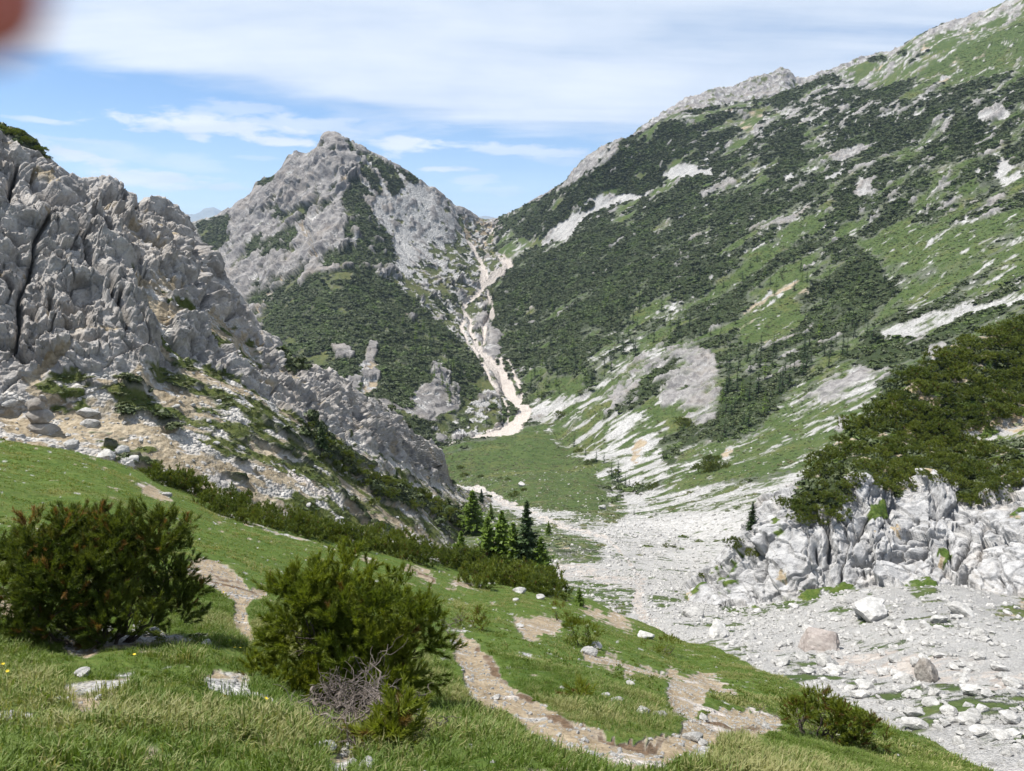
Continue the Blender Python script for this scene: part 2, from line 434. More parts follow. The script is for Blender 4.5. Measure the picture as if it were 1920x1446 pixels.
# ---------------------------------------------------------------- ground material
def ground_mat(name, unit, rock_a, rock_b, grass_a=(0.055, 0.105, 0.017), grass_b=(0.135, 0.185, 0.04),
               scree_a=(0.38, 0.372, 0.36), scree_b=(0.70, 0.687, 0.66), scrub=(0.028, 0.042, 0.013),
               tan_a=(0.30, 0.225, 0.135), tan_b=(0.50, 0.42, 0.30), bump=1.0, rockbump=1.0):
    m, t = new_mat(name)
    sc_ = lambda c_, k: tuple(x * k for x in c_)
    rock_a, rock_b = sc_(rock_a, 0.56), sc_(rock_b, 0.62); grass_a, grass_b = sc_(grass_a, 0.68), sc_(grass_b, 0.70)
    scree_a, scree_b, tan_a, tan_b, scrub = sc_(scree_a, 0.68), sc_(scree_b, 0.72), sc_(tan_a, 0.68), sc_(tan_b, 0.72), sc_(scrub, 0.75)
    g = t.node('ShaderNodeNewGeometry'); P = g.outputs['Position']
    def attr(n):
        a = t.node('ShaderNodeAttribute', attribute_name=n)
        s = t.node('ShaderNodeSeparateColor'); t.l.new(a.outputs['Color'], s.inputs[0]); return list(s.outputs) + [a.outputs['Alpha']]
    A, B = attr('ga'), attr('gb')
    u = 1.0 / unit
    big = t.noise(P, u * 0.07, 6, 0.68)
    mid = t.noise(P, u * 0.5, 5, 0.62, 0.3)
    fine = t.noise(P, u * 2.6, 4, 0.65)
    vf = t.noise(P, u * 9.0, 3, 0.6)
    # rock: grey limestone, paler and warmer blotches, dark lichen specks
    rk = t.mix(t.remap(t.math('ADD', t.math('MULTIPLY', mid, 0.75), t.math('MULTIPLY', fine, 0.3)), 0.36, 0.68), rock_a, rock_b)
    rk = t.mix(t.math('MULTIPLY', t.remap(big, 0.5, 0.72), 0.35), rk, tuple(c * f for c, f in zip(rock_b, (1.0, 0.86, 0.70))))
    rk = t.mix(t.math('MULTIPLY', t.remap(t.math('ADD', fine, t.math('MULTIPLY', mid, 0.5)), 0.80, 0.95), 0.45), rk, tuple(c * 0.55 for c in rock_a))
    # scree: single stones as cells with their own brightness
    v = t.node('ShaderNodeTexVoronoi', feature='F1'); t.l.new(P, v.inputs['Vector']); v.inputs['Scale'].default_value = u * 3.2; v.inputs['Randomness'].default_value = 1.0
    vs = t.node('ShaderNodeSeparateColor'); t.l.new(v.outputs['Color'], vs.inputs[0])
    nw = A[-1]
    v2 = t.node('ShaderNodeTexVoronoi', feature='F1'); t.l.new(P, v2.inputs['Vector']); v2.inputs['Scale'].default_value = u * 24.0
    v2s = t.node('ShaderNodeSeparateColor'); t.l.new(v2.outputs['Color'], v2s.inputs[0])
    nn_ = t.noise(P, u * 14.0, 4, 0.65)
    sc = t.mix(t.mix(nw, vs.outputs[0], t.math('ADD', t.math('MULTIPLY', v2s.outputs[0], 0.65), t.math('MULTIPLY', fine, 0.35))), scree_a, scree_b)
    sc = t.mix(t.math('MULTIPLY', t.remap(t.math('ADD', t.math('MULTIPLY', big, 0.7), t.math('MULTIPLY', mid, 0.3)), 0.42, 0.62), 0.55), sc, tuple(c * f for c, f in zip(scree_a, (0.80, 0.81, 0.83))))
    # grass: fresh and dry tufts
    gm = t.math('ADD', t.math('MULTIPLY', mid, 0.55), t.math('MULTIPLY', fine, 0.5))
    gr = t.mix(t.remap(gm, 0.40, 0.64), grass_a, grass_b)
    gr = t.mix(t.math('MULTIPLY', t.remap(t.math('ADD', t.math('MULTIPLY', fine, 0.7), t.math('MULTIPLY', vf, 0.4)), 0.56, 0.72), 0.6), gr, tuple(x * 0.55 for x in grass_a))
    gr = t.mix(t.math('MULTIPLY', t.remap(t.math('ADD', big, t.math('MULTIPLY', t.math('SUBTRACT', fine, 0.5), 0.5)), 0.5, 0.72), 0.55), gr, (0.14, 0.13, 0.045))
    tn = t.mix(t.remap(gm, 0.36, 0.68), tan_a, tan_b)
    pk = t.mix(vs.outputs[1], (0.34, 0.298, 0.265), (0.52, 0.475, 0.43))
    sb = t.mix(t.remap(fine, 0.35, 0.7), tuple(c * 0.7 for c in scrub), tuple(c * 1.35 for c in scrub))
    c = t.mix(A[1], rk, sc); c = t.mix(A[2], c, gr); c = t.mix(B[0], c, sb); c = t.mix(B[1], c, tn); c = t.mix(B[2], c, pk)
    # relief finer than the mesh
    hr = t.math('ADD', t.math('MULTIPLY', t.math('ABSOLUTE', t.math('SUBTRACT', mid, 0.5)), -1.5), t.math('ADD', t.math('MULTIPLY', t.math('ABSOLUTE', t.math('SUBTRACT', fine, 0.5)), -0.45), t.math('MULTIPLY', vf, 0.04)))
    hs = t.math('ADD', t.math('MULTIPLY', v.outputs['Distance'], -0.55), t.math('MULTIPLY', fine, 0.3))
    hs = t.mix(nw, hs, t.math('ADD', t.math('MULTIPLY', v2.outputs['Distance'], -0.16), t.math('MULTIPLY', nn_, 0.10)))
    hg = t.math('ADD', t.math('MULTIPLY', fine, 0.5), t.math('MULTIPLY', vf, 0.25))
    def lerp(f, a, b): return t.math('ADD', a, t.math('MULTIPLY', f, t.math('SUBTRACT', b, a)))
    h = lerp(A[1], t.math('MULTIPLY', hr, rockbump), hs); h = lerp(A[2], h, hg); h = lerp(B[2], h, hs)
    bp = t.node('ShaderNodeBump'); bp.inputs['Strength'].default_value = 0.8; bp.inputs['Distance'].default_value = unit * 0.55 * bump
    t.l.new(h, bp.inputs['Height'])
    b = t.node('ShaderNodeBsdfPrincipled'); t.l.new(c, b.inputs['Base Color']); b.inputs['Roughness'].default_value = 0.9
    b.inputs['Specular IOR Level'].default_value = 0.15
    t.l.new(bp.outputs[0], b.inputs['Normal'])
    o = t.node('ShaderNodeOutputMaterial'); t.l.new(b.outputs[0], o.inputs[0])
    return m
# ================================================================ middle mountain with its spur and the torrent bed
ridge_mid = [(300,440,1300),(360,418,1260),(407,403,1240),(430,392,1220),(453,377,1210),(477,360,1190),(480,347,1185),(490,337,1180),(507,333,1170),(523,322,1160),(533,308,1150),(540,293,1146),(553,286,1140),(575,290,1135),(587,282,1128),(598,274,1120),(604,258,1112),(613,249,1105),(630,249,1100),(642,257,1098),(667,271,1095),(690,284,1092),(720,297,1090),(743,309,1092),(767,321,1095),(787,336,1100),(803,350,1110),(812,348,1112),(827,362,1122),(840,373,1130),(857,387,1145),(870,389,1160),(883,399,1180),(900,411,1200),(927,413,1220),(960,404,1230),(1000,378,1240),(1060,345,1250)]
S = loft([
  [(p, y + 170, t * 1.3) for p, y, t in ridge_mid], ridge_mid,
  [(300,520,1100),(400,480,1080),(480,450,1040),(560,420,1010),(610,400,985),(650,390,975),(700,400,980),(760,440,1000),(830,470,1040),(880,455,1110),(905,450,1150),(927,450,1160),(960,445,1180),(1000,430,1200),(1060,420,1210)],
  [(300,620,900),(400,590,880),(470,560,850),(540,540,820),(600,510,800),(650,500,810),(700,520,830),(760,540,860),(830,540,930),(880,520,1000),(905,500,1060),(930,495,1050),(960,495,1060),(1000,480,1120),(1060,470,1150)],
  [(300,760,640),(400,720,660),(470,640,720),(520,610,720),(600,600,690),(650,600,690),(700,600,710),(760,610,740),(830,600,820),(870,590,880),(890,575,920),(905,570,950),(930,560,990),(960,560,1040),(1060,560,1130)],
  [(300,850,520),(400,800,540),(480,720,600),(560,690,590),(640,680,580),(700,690,590),(760,700,600),(830,690,640),(870,690,670),(890,680,705),(920,680,715),(945,690,705),(965,690,800),(985,690,950),(1060,690,1050)],
  [(300,950,440),(400,900,460),(560,800,490),(640,790,500),(700,800,510),(760,820,515),(830,848,520),(870,832,540),(900,815,560),(945,785,588),(965,785,680),(985,790,820),(1060,800,920)],
  [(300,1000,430),(400,950,450),(560,850,480),(640,840,490),(700,850,495),(760,870,500),(830,890,505),(870,872,525),(900,855,540),(945,825,570),(965,825,660),(985,830,800),(1060,840,900)],
], 300, 1050, 1.7, 1.7, smooth=9, csm=[4,2.2,14,14,14,14,10,10])
z3 = (320, 200, 1/3)
STREAM = [
  stroke([(940,505),(930,512),(923,523),(903,537),(893,553),(870,570),(873,587),(883,600),(880,620),(887,637),(900,657),(920,680),(940,705),(955,735),(967,753),(982,765)], [13,13,12,11,9,8,7,7,6,7,10,17,17,17,17,22]),
  stroke([(870,570),(872,593),(862,613),(873,637),(893,660),(903,680),(917,707),(937,733),(950,760),(953,783),(933,800)], 6),
  stroke([(913,547),(920,570),(918,590),(907,607),(907,633),(905,655)], 5.5),
  stroke([(903,535),(907,510),(900,487),(887,467),(870,443),(853,427)], [12,10,8,6,5,4]),
  stroke([(916,535),(910,505),(899,490)], 4), stroke([(925,425),(915,445),(906,453),(908,470),(918,480),(908,487)], 2.6),
  stroke([(940,680),(947,703),(960,730),(967,753)], 9), stroke([(925,690),(935,712),(952,735)], 7), stroke([(955,680),(972,720),(975,745)], 6),
]
FAN = [raster([(928,462),(933,475),(940,485),(947,485),(960,493),(961,506),(950,512),(937,517),(941,505),(938,487),(930,472)]),
       raster([(980,757),(993,777),(983,790),(960,810),(930,823),(900,830),(867,840),(827,850),(867,827),(907,813),(933,800),(953,783),(967,767)])]
DRY = [stroke([(893,540),(870,527),(840,507),(807,483),(780,460)], 7), stroke([(780,515),(800,540),(830,575)], 4.5), stroke([(813,450),(835,480),(850,500)], 4),
       stroke([(745,430),(770,455),(800,480),(820,505)], 4.5), stroke([(700,390),(730,430),(760,470),(790,510)], 6), stroke([(905,455),(880,430),(870,415)], 5),
       stroke([(730,400),(727,375),(717,350),(705,325),(690,300)], 5), stroke([(760,345),(745,320),(735,305)], 4), stroke([(700,365),(680,340),(668,320)], 5)]
sup = dict(scrub=1.0, grass=0.06)
C = paint(dict(rock=0.82, scree=0.10, grass=0.08), [
  ([(640,560),(700,540),(780,480),(860,430),(905,430),(960,440),(960,560),(880,600),(930,720),(990,790),(830,850),(740,640)], 10, dict(grass=.55, scree=.28, rock=.07, scrub=.08)),
  ([(690,380),(740,350),(790,345),(830,370),(860,395),(850,430),(800,460),(760,470),(720,420)], 6, dict(rock=.25, scree=.72, grass=.05)),
  ([(700,400),(760,440),(800,480),(760,520),(735,500),(715,450)], 6, dict(scree=.85, rock=.12, grass=.05)),
  ([(850,400),(905,415),(930,415),(925,450),(900,470),(870,440)], 5, dict(tan=.5, grass=.3, scree=.2)),
  ([(640,555),(760,560),(800,640),(840,700),(800,760),(700,720),(560,720),(480,640),(480,600)], 8, dict(scrub=.9, grass=.12)),
  (Z(*z3,(130,660),(250,620),(330,610),(370,660),(350,720),(330,790),(290,840),(230,870),(200,860),(190,760),(150,690)), 2, sup),
  (Z(*z3,(480,450),(500,415),(560,400),(600,385),(560,430),(520,455)), 1, sup),
  (Z(*z3,(560,580),(620,560),(650,610),(640,660),(590,650),(560,610)), 1, dict(scrub=.8, rock=.2)),
  (Z(*z3,(620,620),(700,590),(800,560),(850,560),(760,620),(700,660),(640,680)), 2, dict(grass=.7, scrub=.3)),
  (Z(*z3,(420,830),(500,750),(600,740),(680,690),(740,640),(820,590),(870,540),(930,540),(960,560),(900,600),(840,610),(780,640),(740,690),(720,760),(650,830),(600,840),(560,880),(500,830),(450,850)), 2, dict(scrub=.93, rock=.1)),
  (Z(*z3,(330,560),(450,500),(420,560),(360,600)), 2, dict(scrub=.5, rock=.5)),
  (Z(*z3,(970,180),(1010,200),(1045,270),(1020,272),(985,220)), 1, sup),
  (Z(*z3,(1110,290),(1180,300),(1260,340),(1300,400),(1310,440),(1280,480),(1250,510),(1220,480),(1200,430),(1150,360)), 1, sup),
  (Z(*z3,(1060,310),(1130,370),(1180,440),(1210,500),(1160,500),(1100,440),(1060,370)), 1, sup),
  (Z(*z3,(1210,305),(1260,330),(1330,365),(1400,405),(1390,435),(1330,425),(1290,380)), 1, sup),
  (Z(*z3,(1040,250),(1100,300),(1150,340),(1220,330),(1180,290),(1110,270)), 1, dict(scrub=.6, grass=.3, scree=.1)),
  (Z(*z3,(990,370),(1050,380),(1090,430),(1140,490),(1145,520),(1090,510),(1060,490),(1100,550),(1120,600),(1160,650),(1210,700),(1240,750),(1250,830),(1250,900),(1200,910),(1130,900),(1050,910),(960,900),(880,920),(850,880),(860,820),(940,800),(1000,780),(980,720),(990,640),(1010,600),(960,580),(970,500),(990,450)), 2, dict(scrub=1, rock=.07, grass=.05)),
  (Z(*z3,(955,400),(985,395),(990,450),(970,470)), 2, dict(grass=.9, tan=.3)),
  (Z(*z3,(780,650),(840,600),(850,660),(800,720),(830,830),(850,860),(800,860),(790,780),(750,720)), 2, dict(rock=.3, tan=.3, scree=.4)),
  (Z(*z3,(500,1190),(540,1100),(580,1040),(640,980),(700,930),(780,880),(830,930),(860,960),(950,930),(1060,900),(1200,920),(1240,990),(1290,1040),(1370,1090),(1420,1150),(1500,1230),(1600,1300),(1680,1380),(1740,1460),(1760,1600),(1700,1660),(1500,1800),(1100,1800),(700,1500)), 3, dict(scrub=.97, grass=.10)),
  (Z(*z3,(430,1080),(480,990),(560,960),(640,960),(600,1010),(560,1080),(500,1180),(480,1200)), 2, dict(scrub=.75, rock=.3)),
  (Z(*z3,(490,1190),(560,1050),(640,960),(620,960),(520,1080),(480,1180)), 1, dict(tan=.5, scree=.5)),
  (Z(*z3,(720,1020),(800,900),(850,920),(840,960),(760,1010)), 2, dict(rock=.85, scrub=.2)),
  (Z(*z3,(1130,930),(1200,940),(1235,1000),(1190,985)), 1, dict(scree=.6, rock=.4)),
  (Z(*z3,(1290,1140),(1350,1190),(1390,1260),(1340,1220)), 2, dict(rock=.4, tan=.3, scrub=.3)),
  (Z(*z3,(830,980),(900,940),(960,960),(900,1040),(860,1020)), 3, dict(grass=.55, scrub=.5)),
  (Z(*z3,(640,1260),(760,1370),(960,1400),(900,1440),(700,1420)), 4, dict(grass=.65, scrub=.4)),
  (Z(*z3,(1010,760),(1040,680),(1060,720),(1040,790)), 1, dict(scree=.6, rock=.3, scrub=.2)),
  (Z(560,600,1/6,(370,250),(480,260),(600,280),(620,420),(540,420),(420,400)), 2, dict(rock=.8, scrub=.25)),
  (Z(560,600,1/6,(820,250),(890,260),(900,330),(870,420),(790,560),(740,480),(780,360)), 1, dict(rock=1)),
  (Z(560,600,1/6,(700,480),(900,450),(910,540),(880,700),(800,830),(690,880),(720,700)), 2, dict(tan=.35, scree=.4, rock=.25)),
  (Z(560,600,1/6,(540,660),(680,620),(700,900),(900,900),(1240,920),(1300,790),(1400,660),(1520,700),(1500,460),(1600,400),(1700,560),(1800,700),(1820,960),(1700,1000),(1500,1140),(1280,1080),(1160,1050),(980,1030),(860,980),(560,760)), 3, dict(rock=.85, scree=.15, scrub=.12)),
  (Z(560,600,1/6,(860,1060),(1160,1060),(1280,1100),(1500,1140),(1560,1260),(1700,1440),(1400,1440),(1000,1200)), 3, dict(scrub=.95, grass=.1)),
  (Z(560,600,1/6,(1540,1100),(1900,1000),(1920,1200),(1700,1300),(1560,1240)), 4, dict(grass=.5, scrub=.5, scree=.1)),
  *[(m, 0.8, dict(scree=.7, rock=.3), 0.9) for m in DRY],
  *[(m, 0.6, dict(pink=1.0)) for m in STREAM], *[(m, 1.5, dict(pink=1.0)) for m in FAN],
])
Wt = classify(S, C, 100, [14, 7, 18, 22, 12, 30], 0.95, aniso=((-0.35, -0.75, -0.55), 2.0), warp=(4.0, 2.6))
n = normals(S.P); Pf = S.P.reshape(-1, 3)
rw = Wt[:, 0] + 0.25 * Wt[:, 1]; sw = Wt[:, 3]
Pw = stretch(Pf, (0.15, -0.5, 0.85), 1.9); Pw = Pw + 9 * np.stack([perlin(Pf / 40, 1), perlin(Pf / 40, 2), perlin(Pf / 40, 3)], -1)
tm = 1.0 / S.IT.ravel(); ka = np.clip((tm - 430) / 480, 0.22, 1.0)
Pr = stretch(Pw, (-0.35, -0.6, 0.7), 3.2); Ps = stretch(Pw, (0.8, 0.2, 0.5), 2.6); wo = worley(Pr / 15, 21)
face = samp(blur2(raster([(690,380),(720,320),(760,322),(800,350),(850,380),(890,410),(890,470),(850,520),(800,540),(750,540),(730,500),(712,450)]), 9), S.PX.ravel(), S.PY.ravel())
d = 14 * fbm(Pf / 150, 3, seed=7) + ka * rw * (1 - 0.82 * face) * (22 * fbm(Pr / 62, 3, 0.5, seed=3, ridged=True) + 6 * fbm(Pr / 28, 2, 0.5, seed=8, ridged=True) + 3.5 * fbm(Ps / 26, 4, 0.55, seed=4, ridged=True) + 2.2 * wo[:, 3]) + 1.6 * ka * rw * fbm(Pr / 12, 4, 0.6, seed=5, ridged=True)
d += (1 - rw) * 2.0 * fbm(Pf / 12, 4, seed=9) + sw * (1.2 + 2.6 * fbm(Pf / 7, 3, 0.6, seed=13))
wv_ = fbm(Pf / 60, 3, seed=15)
d *= 1 - 0.3 * rw
d += ka * rw * (1 - 0.8 * face) * (5.0 * saw(Pf @ np.array([0.80, -0.35, 0.25]) / 38 + 1.1 * wv_) + 1.3 * saw(Pf @ np.array([0.75, -0.2, 0.5]) / 12 + 1.3 * wv_))
_ry = np.interp(S.PX.ravel(), [q[0] for q in ridge_mid], [q[1] for q in ridge_mid])
d *= 1 - 0.72 * np.exp(-((S.PY.ravel() - _ry) / 20.0) ** 2)
gull = np.max([samp(m, S.PX.ravel(), S.PY.ravel()) for m in STREAM + DRY], 0)
near_s = np.clip(samp(blur2(np.max(STREAM + FAN, 0), 14), S.PX.ravel(), S.PY.ravel()) * 2.2, 0, 1)
d = d * (1 - 0.85 * near_s) - 1.5 * gull
S.P = (Pf + n.reshape(-1, 3) * d[:, None]).reshape(*S.shape, 3)
M_MID = ground_mat('limestone_mountain', 5.0, (0.15, 0.145, 0.15), (0.46, 0.435, 0.41), scrub=(0.045, 0.062, 0.022), grass_a=(0.065, 0.088, 0.028), grass_b=(0.125, 0.142, 0.052))
S_MID = finish(S, 'mountain', 'pointed grey limestone peak with dark dwarf pine on its spur, behind the valley', 'mountain', M_MID, Wt)

# ================================================================ far grey ridge behind the right-hand mountain
fr = [(1150,300),(1200,240),(1240,214),(1262,201),(1280,191),(1300,181),(1322,175),(1340,166),(1362,164),(1380,163),(1390,154),(1400,149),(1430,141),(1450,137),(1458,132),(1466,130),(1474,133),(1482,140),(1490,148),(1510,147),(1530,140),(1556,132),(1580,124),(1612,112),(1640,104),(1660,101),(1700,95),(1760,90)]
S = loft([[(p, y + 60, 2100) for p, y in fr], [(p, y, 1650) for p, y in fr], [(p, y + 70, 1480) for p, y in fr], [(p, y + 260, 1300) for p, y in fr]], 1150, 1760, 1.8, 1.8, smooth=4, csm=[4, 1.5, 10, 10])
C = paint(dict(rock=.8, scree=.12, grass=.08), [([(1280,215),(1420,190),(1500,160),(1660,110),(1700,140),(1400,260)], 8, dict(rock=.4, grass=.35, scree=.25))])
Wt = classify(S, C, 300, [14, 9, 18, 20, 12, 20], 1.2, warp=(4, 2))
Pf = S.P.reshape(-1, 3); n = normals(S.P).reshape(-1, 3)
Pw = stretch(Pf, (0.1, -0.4, 0.9), 2.6)
d = 14 * fbm(Pw / 50, 5, 0.6, seed=23, ridged=True) + 5 * fbm(Pw / 14, 3, seed=25)
S.P = (Pf + n * d[:, None]).reshape(*S.shape, 3)
finish(S, 'mountain', 'bare grey rocky ridge on the skyline behind the scrub-covered mountainside', 'mountain', M_MID, Wt)

# ================================================================ valley floor, scree bowl and the long mountainside on the right
crest_r = [(780,720,1200),(905,600,1200),(925,418,1225),(940,409,1215),(960,401,1200),(1000,373,1160),(1040,346,1120),(1070,323,1100),(1100,304,1080),(1140,276,1060),(1160,264,1050),(1200,246,1040),(1240,224,1040),(1270,211,1050),(1300,201,1060),(1380,192,1070),(1440,184,1080),(1500,167,1080),(1560,147,1070),(1640,110,1060),(1690,83,1050),(1720,63,1040),(1760,46,1030),(1820,26,1020),(1880,1,1010),(1920,-17,1000),(2150,-130,960)]
S = loft([
  [(p, y + 130, tt_ * 0.93) for p, y, tt_ in [(780,1150,70),(870,1110,88),(1000,1130,84),(1100,1150,76),(1200,1195,64),(1260,1210,58),(1440,1285,40),(1700,1395,27),(1900,1480,19),(2150,1600,15)]],
  [(780,1150,70),(870,1110,88),(1000,1130,84),(1100,1150,76),(1200,1195,64),(1260,1210,58),(1440,1285,40),(1700,1395,27),(1900,1480,19),(2150,1600,15)],
  [(780,1060,120),(870,1030,130),(1000,1040,120),(1100,1060,112),(1200,1110,88),(1300,1140,78),(1440,1190,60),(1600,1230,50),(1745,1275,38),(1900,1310,32),(2150,1380,26)],
  [(780,1000,200),(870,960,260),(1000,985,190),(1100,1000,170),(1200,1040,135),(1300,1090,105),(1370,1140,78),(1440,1130,76),(1600,1105,74),(1745,1100,70),(1900,1120,66),(2150,1160,58)],
  [(780,925,380),(870,915,385),(900,925,360),(960,945,300),(1000,950,270),(1100,960,250),(1200,980,220),(1300,1010,180),(1400,1030,150),(1500,1000,150),(1600,960,160),(1745,900,170),(1900,850,170),(2150,750,170)],
  [(780,880,460),(870,870,450),(1000,880,430),(1060,890,420),(1100,890,400),(1150,920,350),(1200,930,310),(1260,930,280),(1300,925,270),(1400,920,240),(1500,900,240),(1600,850,260),(1745,760,270),(1900,640,290),(2150,500,290)],
  [(780,850,520),(830,850,522),(900,818,562),(960,795,590),(990,775,612),(1040,800,560),(1060,840,490),(1100,850,470),(1150,850,440),(1200,850,420),(1300,840,390),(1400,830,360),(1500,790,360),(1600,740,360),(1745,660,370),(1900,560,370),(2150,420,370)],
  [(780,760,625),(880,745,665),(905,722,695),(925,700,708),(945,715,690),(985,740,650),(1040,720,640),(1100,720,590),(1200,700,560),(1300,690,530),(1400,680,500),(1500,650,490),(1600,600,490),(1745,500,500),(1900,420,490),(2150,280,480)],
  [(780,730,760),(880,700,760),(905,665,790),(920,650,775),(950,640,770),(1000,620,780),(1100,600,740),(1200,580,710),(1300,560,680),(1400,540,640),(1500,510,620),(1600,460,620),(1745,380,610),(1900,300,600),(2150,160,580)],
  [(780,700,900),(880,660,900),(905,620,900),(920,545,900),(940,528,925),(960,515,950),(1000,480,960),(1060,450,960),(1100,430,960),(1200,400,930),(1300,360,900),(1400,330,870),(1500,310,830),(1600,290,800),(1745,250,760),(1900,180,720),(2150,50,690)],
  [(780,720,1000),(905,650,980),(920,580,990),(960,535,1010),(1000,490,1060),(1060,440,1030),(1100,415,1010),(1200,370,990),(1300,310,960),(1400,280,940),(1500,260,900),(1600,220,870),(1745,180,830),(1900,120,790),(2150,-30,740)],
  crest_r, [(p, y + 120, t * 1.35) for p, y, t in crest_r],
], 780, 2150, 1.8, 1.8, smooth=10, csm=[12,12,14,14,14,12,10,8,10,6,8,2.5,4])
z64, z12, z48, z96 = (640, 200, 1/3), (1280, 0, 1/3), (1280, 480, 1/3), (960, 720, 1/3)
TRAIL = [stroke([(995,962),(1030,978),(1062,988),(1100,1000),(1130,1005),(1160,1030),(1180,1060),(1205,1085)], [9,10,10,8,6,5,5,6]),
         stroke([(1205,1085),(1200,1110),(1195,1140),(1230,1175)], [10,14,18,14])]
